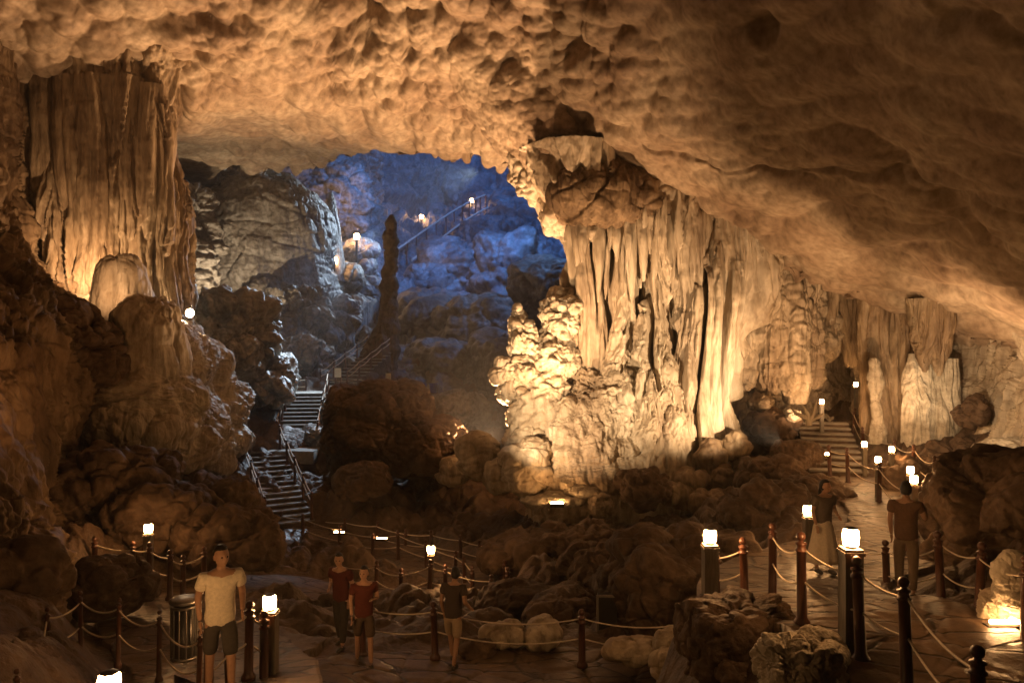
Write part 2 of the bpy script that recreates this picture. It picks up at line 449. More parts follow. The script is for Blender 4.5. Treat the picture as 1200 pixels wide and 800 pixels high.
# ================================================================== paths (centre lines in world metres: x, y, z, half width)
PATHS = {
 'near': [(5.3, 2.5, -3.62, 1.4), (5.1, 5, -3.62, 1.35), (4.85, 7.5, -3.5, 1.3), (4.65, 9.5, -3.42, 1.35), (4.3, 11.3, -3.75, 1.5), (5.3, 13.6, -4.0, 1.3), (8.2, 16.2, -4.1, 1.2), (9.8, 20, -4.25, 1.1), (10.3, 24, -4.2, 1.1)],
 'left': [(-5.3, 3.5, -4.0, 1.3), (-4.3, 6.4, -3.95, 1.3), (-3.7, 9.2, -4.3, 1.3), (-4.6, 12.0, -4.95, 1.2), (-6.6, 14.6, -5.3, 1.1), (-7.7, 17.2, -5.62, 1.1), (-6.4, 19.6, -6.2, 1.0), (-3.6, 20.0, -6.75, 1.1), (-1.5, 20.6, -6.8, 1.0), (-.9, 22.2, -6.85, .95), (-3.2, 24.2, -6.8, 1.0), (-5.8, 25.6, -6.7, 1.0), (-7.7, 26.6, -6.45, 1.0)],
 'lower': [(-3.6, 9.8, -4.45, 1.1), (-2.5, 11.6, -5.1, 1.1), (-.6, 12.4, -5.38, 1.2), (1.6, 12.6, -5.45, 1.2), (3.6, 12.4, -5.5, 1.0)],
}
def smooth_path(k, n=160):
    return cr(np.array(PATHS[k], np.float64), n)
SP = {k: smooth_path(k) for k in PATHS}

GR = [pz(*q) for q in [
    (600, 800, 11.6), (760, 795, 12), (640, 745, 14.5), (700, 700, 18), (760, 645, 23), (640, 622, 27), (560, 592, 31), (480, 572, 33), (420, 565, 31),
    (200, 650, 20), (100, 630, 18.5), (20, 640, 15), (0, 760, 9), (120, 600, 22), (250, 560, 28), (850, 608, 26), (920, 575, 26), (900, 640, 19), (960, 600, 19),
    (880, 700, 12.5), (1000, 585, 21), (1120, 560, 23), (1180, 600, 17), (1150, 700, 12), (310, 530, 31), (250, 522, 31.5), (380, 520, 33), (350, 466, 37), (440, 466, 38), (520, 464, 40),
    (560, 500, 40), (300, 470, 38), (200, 470, 34), (100, 440, 31), (1000, 500, 31), (1100, 500, 29), (900, 520, 33), (700, 560, 34), (800, 560, 34), (600, 690, 19.5), (740, 590, 29)]]
GR += [(0, 3, -5.2), (-9, 3, -3.6), (9, 3, -3.4), (2, 7, -5.2), (-1, 7, -5.0), (-14, 12, -3), (9.5, 9, -3.2), (12, 14, -3), (17, 20, -2), (-22, 24, -3), (0, 46, -2), (14, 42, -2), (-20, 44, -1)]
for k in SP:
    for q in SP[k][::14]:
        GR.append((q[0], q[1], q[2] - .05))
g_rbf = RBF(GR, .15)
pxs = np.linspace(-420, 1620, 900)
Dg = np.concatenate([np.linspace(2.2, 8, 60, endpoint=False), np.linspace(8, 16, 200, endpoint=False), np.linspace(16, 32, 330, endpoint=False), np.linspace(32, 47, 70)])[:, None] * np.ones(len(pxs))[None, :]
Xg = (pxs[None, :] - 600) / 900 * Dg
Zg = g_rbf(Xg, Dg)

def path_field(Xa, Ya):
    """distance beyond a path's edge, its height there"""
    best = np.full(Xa.shape, 1e9); zb = np.zeros(Xa.shape)
    for k, S in SP.items():
        A, B = S[:-1, :2], S[1:, :2]
        for i in range(0, len(A), 2):
            j = min(i + 1, len(A) - 1)
            a, b = A[i], B[j]; ab = b - a
            u = np.clip(((Xa - a[0]) * ab[0] + (Ya - a[1]) * ab[1]) / (ab @ ab + 1e-9), 0, 1)
            d = np.hypot(Xa - a[0] - u * ab[0], Ya - a[1] - u * ab[1]) - (S[i, 3] * (1 - u) + S[j, 3] * u)
            m = d < best
            best = np.where(m, d, best); zb = np.where(m, S[i, 2] * (1 - u) + S[j + 1 if j + 1 < len(S) else j, 2] * u, zb)
    return best, zb
pd, pzv = path_field(Xg, Dg)
V = np.stack([Xg, Dg, Zg], -1).reshape(-1, 3).astype(F32)
rel = (d_rock(V, .42, .55, 21) + .12 * d_flow(V, 1.0, .9, 23)).reshape(Xg.shape)
w = sstep(.05, 1.1, pd)
Zt = (Zg + rel * (.55 + .6 * sstep(12, 22, Dg))) * w + (1 - w) * (pzv - .09)
Zt = np.where(pd < .02, np.minimum(Zt, pzv - .09), Zt)
def ground_z(x, y):
    """terrain height at a point"""
    pd_, pz_ = path_field(np.array([[x]]), np.array([[y]]))
    z = g_rbf(np.array([[float(x)]]), np.array([[float(y)]]))[0, 0]
    w_ = float(sstep(.05, 1.1, pd_[0, 0]))
    return float(z * w_ + (1 - w_) * pz_[0, 0])
V = np.stack([Xg, Dg, Zt], -1).reshape(-1, 3)
o = put('ground', V, gridfaces(*Xg.shape), M['ground'], origin=(0, 0, 0)); tag(o, kind='structure')

# paving sheets following each centre line, edges a little ragged, real thickness
for k, S in SP.items():
    n = 420 if k == 'left' else 260
    S2 = cr(S, n); T = np.gradient(S2[:, :2], axis=0); T /= np.linalg.norm(T, axis=1, keepdims=True)
    Nn = np.stack([T[:, 1], -T[:, 0]], 1)
    us = np.linspace(-1, 1, 46)
    wv = S2[:, 3][:, None] + .09 * noise(np.stack([S2[:, 0], S2[:, 1], S2[:, 2]], 1).astype(F32), 1.7, 5)[:, None]
    Xp = S2[:, 0:1] + Nn[:, 0:1] * us * wv; Yp = S2[:, 1:2] + Nn[:, 1:2] * us * wv
    pts = np.stack([Xp, Yp, np.zeros_like(Xp)], -1).reshape(-1, 3).astype(F32)
    F1, F2, ID = worley(pts, (1.25, 1.25, 1), 9)
    joint = (sstep(.0, .09, F2 - F1) * .03 - .03) + (ID - .5) * .012 + .012 * fbm(pts, 2.5, 3, 6)
    lift = {'near': 0.0, 'left': .004, 'lower': -.03}[k]
    Zp = S2[:, 2:3] + joint.reshape(Xp.shape) + lift
    rows = [np.stack([Xp, Yp, Zp], -1)]
    top = rows[0]
    # skirts down both sides
    l = top[:, :1].copy(); l[..., 2] -= .35; r_ = top[:, -1:].copy(); r_[..., 2] -= .35
    Gp = np.concatenate([l, top, r_], 1)
    o = put('path', Gp.reshape(-1, 3), gridfaces(Gp.shape[0], Gp.shape[1]), M['path'], origin=(0, 0, 0)); tag(o, kind='structure')

# ================================================================== far chamber: boulder slope rising to the back wall
def d_far(p):
    y = p[:, 1]
    k = sstep(38, 60, y)
    q = warp(p, .16, 1.6, 200)
    F1, F2, ID = worley(q, (.20, .18, .24), 201)
    F1b, F2b, IDb = worley(warp(p, .3, .8, 205), .42, 206)
    slope = 1 - sstep(12, 20, p[:, 2])
    b = (ID - .45) * 2.6 + 2.2 * np.clip(F2 - F1, 0, .4)
    b2 = (IDb - .5) * 1.0 + 1.1 * np.clip(F2b - F1b, 0, .35)
    wall = ridge(p, (.14, .14, .07), 4, 208, .55) * 1.6
    return k * (slope * (b + b2) + (1 - slope) * (wall + .5 * b2)) + .5 * fbm(p, .6, 5, 209, .55)
rows = [
 [(330, 40, 92), (380, 40, 95), (430, 40, 98), (500, 30, 100), (580, 30, 100), (660, 40, 98), (740, 60, 92), (860, 80, 84)],
 [(340, 130, 86), (385, 130, 90), (430, 130, 94), (500, 120, 98), (580, 120, 98), (650, 130, 94), (730, 140, 88), (850, 150, 78)],
 [(350, 190, 78), (390, 190, 82), (430, 185, 88), (500, 180, 95), (580, 180, 94), (640, 190, 90), (720, 200, 82), (840, 210, 72)],
 [(350, 245, 68), (395, 245, 70), (435, 240, 78), (500, 240, 88), (570, 235, 86), (630, 235, 84), (710, 250, 74), (830, 260, 66)],
 [(340, 290, 62), (395, 300, 62), (440, 300, 66), (500, 290, 74), (560, 285, 75), (620, 285, 73), (700, 300, 66), (820, 310, 60)],
 [(330, 340, 56), (390, 345, 55), (440, 345, 56), (500, 340, 61), (560, 335, 63), (620, 340, 60), (700, 350, 56), (820, 360, 52)],
 [(320, 390, 49), (390, 395, 48), (440, 395, 48), (500, 390, 51), (560, 385, 53), (620, 390, 50), (700, 400, 48), (820, 410, 46)],
 [(310, 440, 43), (390, 445, 42), (440, 448, 42), (500, 440, 43.5), (560, 440, 44), (620, 440, 43), (700, 450, 42), (820, 450, 41)],
 [(300, 500, 39), (390, 500, 38), (440, 500, 38.5), (500, 500, 39), (560, 500, 39), (620, 500, 38), (700, 510, 38), (820, 520, 37)]]
Vf, Ff = relief(rows, 620, 560, d_far)
o = put('far_chamber_wall', Vf, Ff, M['far'], origin=(0, 60, 0)); tag(o, kind='structure')
# roof of the far chamber (only its underside shows past the lip)
rows = [[(150, -200, 60), (400, -260, 60), (700, -260, 60), (1000, -200, 55)],
        [(150, -20, 80), (400, -60, 90), (700, -60, 90), (1000, -20, 70)],
        [(200, 90, 95), (400, 60, 104), (700, 60, 104), (1000, 90, 90)]]
Vf, Ff = relief(rows, 100, 130, lambda p: 2.5 * ridge(p, .08, 4, 220))
o = put('far_chamber_roof', Vf, Ff, M['grey'], origin=(0, 60, 20)); tag(o, kind='structure')

# left flank of the far chamber, behind the domed rock
rows = [
 [(120, 120, 62), (220, 100, 62), (320, 110, 64), (400, 100, 68), (440, 90, 76), (455, 60, 90)],
 [(120, 200, 58), (220, 190, 56), (310, 190, 58), (390, 190, 62), (428, 190, 72), (448, 180, 86)],
 [(120, 280, 54), (220, 280, 50), (300, 290, 54), (375, 260, 58), (415, 240, 66), (452, 235, 78)],
 [(120, 350, 48), (220, 350, 46), (300, 350, 50), (365, 320, 55), (415, 300, 58), (468, 300, 64)],
 [(120, 430, 42), (220, 430, 40), (300, 430, 42), (360, 400, 46), (415, 390, 48), (470, 400, 52)],
 [(120, 500, 38), (220, 490, 36), (300, 490, 38), (360, 470, 39), (415, 460, 40), (470, 470, 42)]]
Vf, Ff = relief(rows, 460, 460, lambda p: d_rock(p, .7, .26, 231) + .6 * d_flute(p, .5, .5, 233) - .8)
o = put('chamber_flank_wall', Vf, Ff, M['grey'], origin=(-20, 50, 0)); tag(o, kind='structure')

# ================================================================== left wall and its draperies
rows = [
 [(-420, -260, 13), (-220, -180, 17), (-100, -80, 21), (-30, 0, 23.5), (22, 40, 26), (60, 60, 30)],
 [(-420, 60, 12.5), (-220, 110, 16), (-100, 140, 20), (-30, 150, 22.5), (15, 160, 25.5), (60, 160, 30)],
 [(-420, 220, 12), (-200, 230, 15), (-100, 240, 18.5), (-35, 240, 21.5), (8, 240, 24.5), (50, 240, 29.5)],
 [(-420, 340, 11.5), (-200, 340, 14), (-80, 330, 17), (-28, 320, 19.5), (14, 315, 22.5), (48, 330, 27)],
 [(-420, 450, 11), (-200, 440, 13.5), (-90, 430, 15.5), (-10, 420, 17.5), (45, 410, 19.5), (90, 420, 24)],
 [(-420, 560, 10.5), (-200, 550, 12.5), (-90, 540, 14.5), (-15, 530, 16.2), (35, 530, 18.5), (75, 540, 23)],
 [(-420, 680, 9.5), (-220, 670, 11.5), (-100, 650, 13.5), (-20, 640, 15.2), (30, 640, 17), (70, 650, 21)],
 [(-420, 800, 8), (-240, 790, 9.5), (-120, 760, 11.5), (-30, 740, 13.5), (20, 730, 15), (50, 720, 19)]]
Vf, Ff = relief(rows, 560, 460, lambda p: d_flute(p, .42, .8, 301, 1.2) + d_rock(p, .3, .35, 305) * (.5 + .8 * sstep(-1, -5, p[:, 2])))
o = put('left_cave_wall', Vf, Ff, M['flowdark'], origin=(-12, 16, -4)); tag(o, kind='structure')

T = empty('limestone_column', P(120, 360, 27), 'broad orange lit flowstone column hanging from the ceiling at the upper left', 'rock column')
T['_o'] = [float(v) for v in T.location]
def fl(a, f, s, dr=1.0, cor=0):
    return (lambda p: d_flute(p, a, f, s, dr) + (d_coral(p, cor, 2.2, s + 1) if cor else 0))
shaft = [ptube([(90, 10, 28, 150), (96, 60, 28, 125), (100, 90, 28, 106), (104, 120, 28, 96), (112, 160, 28, 80), (118, 220, 28, 84), (125, 290, 28, 84), (132, 350, 28, 84), (140, 400, 28, 86)], 330, 520, fl(.42, .9, 311, 1.1), .7)]
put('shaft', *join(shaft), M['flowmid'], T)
cur = []
for i, (x, y0, y1, w_) in enumerate([(38, 90, 215, 15), (60, 95, 250, 17), (84, 92, 300, 16), (112, 92, 338, 21), (142, 92, 330, 17), (168, 100, 300, 15), (20, 85, 180, 14), (186, 125, 300, 12)]):
    d0 = 26.2 + .5 * abs(x - 90) / 60
    cur.append(ptube([(x, y0, d0, w_ * 1.15), (x, (y0 * 2 + y1) / 3, d0, w_), (x + 1, (y0 + 2 * y1) / 3, d0, w_ * .92), (x + 1, y1 - 12, d0 + .1, w_ * .62), (x + 1, y1, d0 + .1, w_ * .12)], 200, 110, fl(.16, 1.7, 320 + i, 1.0), .8))
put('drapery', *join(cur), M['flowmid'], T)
o = put('stalagmite', *ptube([(140, 300, 24.6, 3), (141, 304, 24.6, 14), (142, 318, 24.6, 24), (144, 345, 24.6, 30), (146, 372, 24.6, 34), (146, 410, 24.6, 37)], 150, 200, lambda p: d_flute(p, .1, 1.6, 331, .9) + d_coral(p, .05, 1.4, 332), 1), M['flow'])
tag(o, 'smooth bell shaped pale stalagmite glowing at the foot of the left column', 'stalagmite')
o = put('stalagmite', *ptube([(172, 352, 23.9, 3), (172, 357, 23.9, 16), (172, 372, 23.9, 27), (172, 400, 23.9, 34), (170, 440, 23.9, 38)], 130, 180, lambda p: d_flow(p, .2, .9, 335) + d_flute(p, .12, 1.3, 336), 1), M['flow'])
tag(o, 'low rounded stalagmite hump between the bell stalagmite and the bright floodlight', 'stalagmite')

# rock ledge under the column and the flowstone bank below it
o = put('rock_ledge', *blob(P(85, 408, 22.3), (1.35, 1.1, 1.05), lambda p: d_rock(p, .34, .7, 341), 7, .1), M['brown'])
tag(o, 'dark rugged rock ledge jutting in front of the glowing left column base', 'rock')
rows = [
 [(20, 330, 27), (90, 350, 26.3), (150, 352, 26), (185, 362, 26.3), (210, 380, 27), (235, 398, 29), (250, 420, 31)],
 [(20, 385, 25.5), (80, 395, 25), (140, 395, 24.2), (190, 392, 24.6), (225, 405, 26), (255, 432, 28.5), (272, 455, 31)],
 [(20, 430, 24.5), (75, 440, 24), (130, 430, 23.2), (190, 428, 23.8), (235, 445, 25.8), (268, 475, 28.5), (286, 494, 31)],
 [(20, 480, 23.5), (70, 485, 23), (130, 478, 22.6), (190, 475, 23.2), (240, 492, 25.8), (272, 512, 28.8), (290, 520, 31)],
 [(20, 530, 22.5), (70, 528, 22.3), (130, 518, 22.2), (195, 518, 23), (240, 528, 26), (265, 536, 29), (280, 540, 32)],
 [(20, 560, 23), (70, 552, 23.4), (130, 545, 24), (195, 545, 25), (240, 548, 27.5), (265, 554, 30), (280, 556, 33)]]
Vf, Ff = relief(rows, 460, 560, lambda p: d_flow(p, .45, .55, 351) + d_rock(p, .2, .8, 352) * sstep(-1.2, -2.6, p[:, 2]))
o = put('flowstone_bank', Vf, Ff, M['flow'], origin=(-9, 25, -3)); tag(o, 'sloping bank of rippled orange flowstone below the left column', 'flowstone')

# crags catching the blue light left of the stair
for i, (c, r, lab) in enumerate([
    ((P(262, 392, 33)), (2.0, 1.8, 1.5), 'rugged crag lit cold white right of the bright floodlight'),
    ((P(292, 445, 34)), (1.9, 1.5, 1.1), 'streaked wet boulder above the foot of the upper stair flight'),
    ((P(225, 300, 41)), (1.1, 1.6, 3.6), 'tall narrow grey rib of rock between left column and domed rock'),
    ((P(355, 372, 44)), (3.3, 2.0, 1.6), 'broad layered rock shelf below the domed rock'),
    ((P(335, 420, 41)), (2.6, 1.6, 1.2), 'dark rock bench behind the top of the stairs')]):
    o = put('crag', *blob(c, r, (lambda s: lambda p: d_rock(p, .55, .55, s) + d_coral(p, .12, 2, s))(361 + i * 3), 7, .3 * i, .2), M['grey'])
    tag(o, lab, 'rock')
o = put('domed_rock', *tube([(*P(298, 385, 47), 5.6, 4), (*P(298, 330, 47), 4.6, 4), (*P(302, 290, 47), 4.3, 3.8), (*P(306, 250, 47), 3.8, 3.4), (*P(308, 225, 47), 2.8, 2.6), (*P(310, 212, 47), 1.5, 1.5), (*P(310, 208, 47), .2, .2)], 300, 460,
        lambda p: d_rock(p, .24, .3, 371) + d_flute(p, .2, .6, 372, .5)), M['grey'])
tag(o, 'huge domed grey rock standing under the far arch left of the blue chamber', 'rock dome')
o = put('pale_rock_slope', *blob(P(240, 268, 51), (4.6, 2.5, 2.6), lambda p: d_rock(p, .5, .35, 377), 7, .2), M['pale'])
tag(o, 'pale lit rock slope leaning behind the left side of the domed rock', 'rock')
o = put('stalagmite', *ptube([(388, 226, 50, .6), (388, 240, 50, 4), (388, 262, 50, 8), (388, 290, 50, 12), (388, 330, 50, 18)], 150, 120, lambda p: d_flute(p, .14, .8, 381, .6)), M['grey'])
tag(o, 'dark pointed cone stalagmite in front of an orange lit alcove', 'stalagmite')
o = put('stalagmite', *ptube([(459, 252, 43, .6), (458, 266, 43, 3.6), (457, 290, 43, 5.5), (457, 330, 43, 6.5), (455, 360, 43, 9), (450, 390, 43, 14), (444, 430, 43, 20), (443, 470, 43, 22)], 420, 200, lambda p: d_flute(p, .14, .9, 385, .9) + d_coral(p, .17, 1.3, 386), .9), M['brown'])
tag(o, 'tall slender dark stalagmite column silhouetted against the blue chamber', 'stalagmite')
# alcove rocks lit by the small orange lamps
for i, (c, r, lab) in enumerate([
    (P(398, 232, 60), (2.6, 1.4, 2.8), 'orange lit rock alcove wall behind the cone stalagmite'),
    (P(404, 326, 51), (1.3, 1.1, .6), 'small orange lit rock below the lower far lamp'),
    (P(424, 296, 54.5), (1.0, .9, .6), 'small orange lit rock below the upper far lamp'),
    (P(427, 335, 54), (1.3, 1.1, 1.5), 'rough grey rock left of the slender stalagmite')]):
    o = put('rock', *blob(c, r, (lambda s: lambda p: d_rock(p, .5, .5, s))(391 + i * 3), 6, .4 * i), M['grey'] if i in (3,) else M['brown'] if 0 else M['grey'])
    tag(o, lab, 'rock')
# boulders in front of the blue slope
BB = [((540, 330, 62), 4.0, 'large rounded boulder high on the blue slope'), ((610, 330, 60), 4.6, 'broad dark boulder on the blue slope beside the main column'),
      ((500, 385, 52), 3.0, 'blue lit boulder with a bright top ridge right of the slender stalagmite'), ((560, 395, 50), 3.2, 'dark rounded boulder at the middle of the blue slope'),
      ((650, 340, 50), 2.6, 'wedge boulder with a pale green flat top beside the main column'), ((505, 330, 60), 2.4, 'small pointed boulder above the blue lit ridge boulder'),
      ((575, 290, 74), 3.4, 'leaning slab boulder below the highest lamp'), ((520, 430, 46), 2.3, 'low boulder behind the blue bins'), ((600, 440, 44), 3.0, 'dark boulder at the foot of the blue slope beside the coral rocks'),
      ((480, 310, 68), 2.4, 'boulder beneath the second highest lamp'), ((615, 272, 80), 4.2, 'far boulder under the right end of the chamber')]
for i, (c, s, lab) in enumerate(BB):
    rng = random.Random(i * 5 + 3)
    o = put('boulder', *blob(P(*c), (s * rng.uniform(.9, 1.25), s * .9, s * rng.uniform(.6, .85)), (lambda k, s_: lambda p: d_rock(p, .16 * s_, .28, k) + .05 * s_ * fbm(p, 1.2, 3, k))(401 + i * 4, s), 6, rng.uniform(0, 3), .35), M['far'])
    tag(o, lab, 'boulder')

# ================================================================== brown boulders in the middle
def rocks(lst, name='boulder', cat='boulder'):
    for (c, r, lab, mat, a, f, seed, rz, sq, k) in lst:
        o = put(name, *blob(P(*c), r, (lambda a_, f_, s_: lambda p: d_rock(p, a_, f_, s_))(a, f, seed), k, rz, sq), M[mat])
        tag(o, lab, cat)
rocks([
 ((448, 502, 30.5), (2.35, 1.8, 1.75), 'large brown boulder right of the upper stair flight', 'brown', .3, .6, 451, .2, .25, 7),
 ((506, 520, 30), (1.3, 1.3, 1.0), 'brown boulder leaning on the right of the large one by the stairs', 'brown', .25, .8, 452, .5, .2, 6),
 ((508, 548, 33), (1.4, 1.1, .9), 'dark boulder behind the lone rounded boulder', 'brown', .3, .8, 441, .2, .2, 6),
 ((450, 548, 34), (1.5, 1.1, .9), 'dark boulder directly behind the lone rounded boulder', 'brown', .3, .8, 442, .7, .2, 6),
 ((428, 563, 27.5), (.95, .8, .65), 'rounded brown boulder alone on the dark ground below the stairs', 'brown', .16, 1.0, 453, .1, .1, 6),
 ((560, 535, 27.5), (.75, .6, .75), 'upright pale boulder left of the main column base', 'flow', .16, 1.0, 454, .4, .1, 6),
 ((620, 548, 26.5), (1.0, .8, .95), 'rounded boulder against the left foot of the main column', 'flow', .2, .9, 455, .9, .1, 6),
 ((588, 556, 27), (.7, .7, .6), 'small boulder wedged between the two left foot boulders', 'flow', .14, 1.1, 456, .2, .1, 5),
 ((534, 550, 29), (.7, .6, .5), 'low pale boulder farthest left at the column foot', 'flow', .14, 1.1, 457, 1.2, .1, 5),
 ((756, 570, 24.5), (.8, .6, .5), 'dark jagged rock in front of the main column base', 'brown', .22, 1.1, 458, .3, .2, 6),
 ((905, 560, 24.5), (1.0, .8, .7), 'brown boulder right of the coral knobs', 'brown', .2, .9, 459, .2, .2, 6),
 ((540, 480, 38), (1.4, 1.1, .8), 'boulder with a pale rim below the blue bins', 'grey', .25, .8, 460, .5, .2, 6),
 # lower left boulders
 ((85, 585, 20), (1.5, 1.1, .85), 'broad dark boulder at the left below the flowstone bank', 'brown', .35, .6, 461, .1, .2, 7),
 ((150, 560, 20.5), (1.2, 1.0, .75), 'knobbly boulder with a flat top under the bank overhang', 'brown', .3, .8, 462, .6, .2, 6),
 ((185, 603, 19.6), (1.2, 1.0, .8), 'smooth boulder glowing above the left path lamp', 'brown', .25, .7, 463, .2, .2, 6),
 ((245, 592, 21.5), (1.3, 1.0, .75), 'sloping boulder left of the lower stair flight', 'brown', .3, .7, 464, 1.0, .2, 6),
 ((270, 630, 19.5), (1.2, 1.0, .7), 'low boulder under the foot of the lower stairs', 'brown', .25, .8, 465, .5, .2, 6),
 ((126, 684, 14.8), (.8, .7, .5), 'dark round boulder behind the left rope loops', 'brown', .16, .9, 466, .8, .1, 6),
 ((-12, 705, 12.5), (1.0, .9, .8), 'dark boulder in the lower left corner', 'brown', .28, .8, 467, .3, .2, 6),
 # mid ground
 ((738, 668, 19), (1.5, 1.2, .6), 'long low dark boulder in the middle ground right of centre', 'brown', .35, .6, 471, .15, .25, 7),
 ((800, 700, 15), (1.5, 1.2, 1.15), 'sloping dark boulder left of the paved platform', 'brown', .3, .7, 472, .5, .25, 7),
 ((665, 645, 22), (1.5, 1.1, .55), 'flat dark boulder below the main column', 'brown', .3, .7, 473, .1, .2, 6),
 ((610, 650, 22.5), (1.3, 1.0, .6), 'rounded boulder right of the walkway bend', 'brown', .2, .8, 474, .9, .1, 6),
 ((605, 712, 17.5), (.95, .8, .5), 'smooth boulder beside the near end of the walkway', 'brown', .16, .9, 475, .2, .1, 6),
 ((660, 722, 16), (.8, .6, .38), 'boulder behind the lone short post', 'brown', .16, .9, 476, .7, .1, 6),
 ((590, 745, 13.8), (.38, .3, .2), 'small pale rock at the path edge right of the legs', 'flow', .08, 1.6, 477, .2, .1, 5),
 ((635, 742, 13.9), (.42, .3, .22), 'small flat rock left of the lone short post', 'flow', .08, 1.6, 478, 1.2, .1, 5),
 ((560, 762, 13.4), (.3, .25, .15), 'small dark stone on the lower path edge', 'brown', .06, 1.8, 479, .2, .1, 5),
 ((530, 712, 18.6), (.75, .6, .38), 'pale rough rock at the foot of the centre lamp post', 'flow', .16, 1.2, 480, .4, .1, 6),
 # platform edge on the right
 ((868, 750, 10.0), (.78, .6, .52), 'big blocky rock carrying the edge of the paved platform', 'brown', .16, 1.1, 481, .2, .5, 7),
 ((834, 752, 10.4), (.35, .4, .45), 'narrow dark rock left of the blocky platform rock', 'brown', .12, 1.4, 482, .2, .3, 6),
 ((940, 784, 8.2), (.46, .4, .36), 'bright pitted pale rock beside the platform edge', 'pale', .1, 2.2, 483, .5, .1, 7),
 ((800, 778, 11.2), (.5, .35, .2), 'low pale rock left of the pitted rock', 'flow', .1, 1.6, 484, .2, .1, 6),
 ((745, 762, 12.6), (.55, .35, .16), 'flat pale slab beside the lower path', 'flow', .08, 1.4, 485, .1, .1, 5),
 ((790, 752, 12.4), (.3, .25, .2), 'little rock on the slope under the platform', 'flow', .07, 1.8, 486, .6, .1, 5),
 ((872, 786, 9.4), (.4, .3, .2), 'rough rock under the blocky platform rock', 'brown', .1, 1.7, 487, .6, .1, 6),
 ((1212, 608, 14.5), (1.6, 1.5, 1.3), 'great dark boulder filling the right edge below the pale wall', 'brown', .32, .6, 491, .2, .3, 7),
 ((1135, 672, 14.5), (.75, .7, .5), 'dark boulder behind the right hand posts', 'brown', .25, .8, 492, .8, .2, 6),
 ((1188, 690, 9.4), (.2, .2, .42), 'pale rounded rock beside the right edge post', 'pale', .06, 2.2, 493, .1, .1, 6),
 ((1178, 712, 9.6), (.3, .25, .2), 'speckled rock just above the bright floor light strip', 'flow', .07, 2.5, 494, .1, .1, 6),
 ((965, 692, 13.4), (.5, .4, .3), 'pale spiky rock beside the path behind the veiled visitor', 'pale', .1, 2.0, 495, .1, .1, 6),
])
# ================================================================== the main column
T = empty('limestone_column', P(765, 590, 29), 'massive floodlit column of fluted limestone right of the blue chamber opening', 'rock column')
T['_o'] = [float(v) for v in T.location]
core = [ptube([(745, 150, 33, 116), (750, 200, 33, 98), (772, 250, 33.4, 92), (782, 330, 33.6, 80), (775, 420, 33.4, 80), (765, 500, 33, 96), (750, 560, 32, 112), (745, 620, 31.5, 122)], 420, 560, lambda p: d_flute(p, .4, .9, 501, 1.1, .9), .5)]
put('core', *join(core), M['flow'], T)
def pill(lst, f, s, a=.3, nr=360, nc=300, ratio=.8, cor=0):
    return ptube(lst, nr, nc, lambda p: d_flute(p, a, f, s, .9, .8), ratio)
# left pillar
put('pillar', *pill([(668, 180, 29.5, 60), (682, 225, 29.5, 48), (690, 262, 29.5, 34), (686, 300, 29.3, 24), (688, 350, 29.2, 24), (690, 400, 29.2, 25), (692, 440, 29.2, 26), (694, 500, 29.2, 28)], 1.3, 511, .2, ratio=1.3), M['flow'], T)
# middle ribs
put('pillar', *pill([(735, 225, 29.2, 28), (735, 255, 28.8, 24), (733, 300, 28.6, 15), (730, 360, 28.5, 13), (728, 410, 28.4, 17), (730, 450, 28.2, 26), (735, 510, 28, 38), (738, 560, 28, 48)], 1.5, 512, .24, ratio=1.1), M['flow'], T)
put('pillar', *pill([(772, 212, 29.2, 36), (772, 250, 28.6, 30), (775, 300, 28.3, 22), (770, 350, 28.3, 15), (765, 400, 28.2, 20), (762, 450, 28, 30), (764, 520, 27.8, 38), (768, 570, 27.8, 40)], 1.6, 513, .26, ratio=1.1), M['flow'], T)
# right broad fluted wing
put('pillar', *pill([(868, 262, 28.8, 60), (860, 300, 28.4, 48), (846, 350, 28.2, 46), (832, 400, 28.1, 44), (822, 450, 28, 42), (812, 500, 27.8, 44), (802, 550, 27.6, 48)], 1.1, 514, .3, 420, 420, .9), M['flow'], T)
put('pillar', *pill([(812, 225, 28.6, 26), (812, 262, 28.2, 22), (812, 300, 27.9, 15), (808, 350, 27.8, 11), (800, 400, 27.7, 14), (794, 450, 27.5, 20), (788, 520, 27.3, 28), (784, 565, 27.2, 34)], 1.7, 515, .2, ratio=1.1), M['flow'], T)
# fringe of stalactites round the waist
st = []
rng = random.Random(5)
for i in range(34):
    x = 676 + i * 6.6 + rng.uniform(-2, 2)
    y0 = 262 + (x - 676) * .03 + rng.uniform(-4, 4)
    ln = rng.uniform(22, 95) * (.6 if x < 700 else 1)
    w_ = rng.uniform(3.0, 6.5)
    d0 = 27.9 - .5 * math.sin((x - 676) / 224 * math.pi) + rng.uniform(0, .5)
    st.append(ptube([(x, y0 - 8, d0 + .3, w_ * 1.5), (x, y0 + ln * .3, d0, w_), (x + rng.uniform(-1, 1), y0 + ln * .7, d0, w_ * .6), (x + rng.uniform(-1, 1), y0 + ln, d0, .5)], 60, 26, fl(.05, 3, 530 + i), 1))
put('stalactite_fringe', *join(st), M['flow'], T)
put('cap', *join([blob(P(706, 228, 28.5), (2.0, 1.3, 1.25), lambda p: d_rock(p, .16, .45, 551) + .11 * d_flute(p, 1, 2.2, 552, .3), 7, 0, .1), blob(P(752, 238, 28.4), (1.1, 1.0, .9), lambda p: d_rock(p, .16, .6, 557) + .1 * d_flute(p, 1, 2.2, 552, .3), 6, 0, .1)]), M['flowdark'], T)
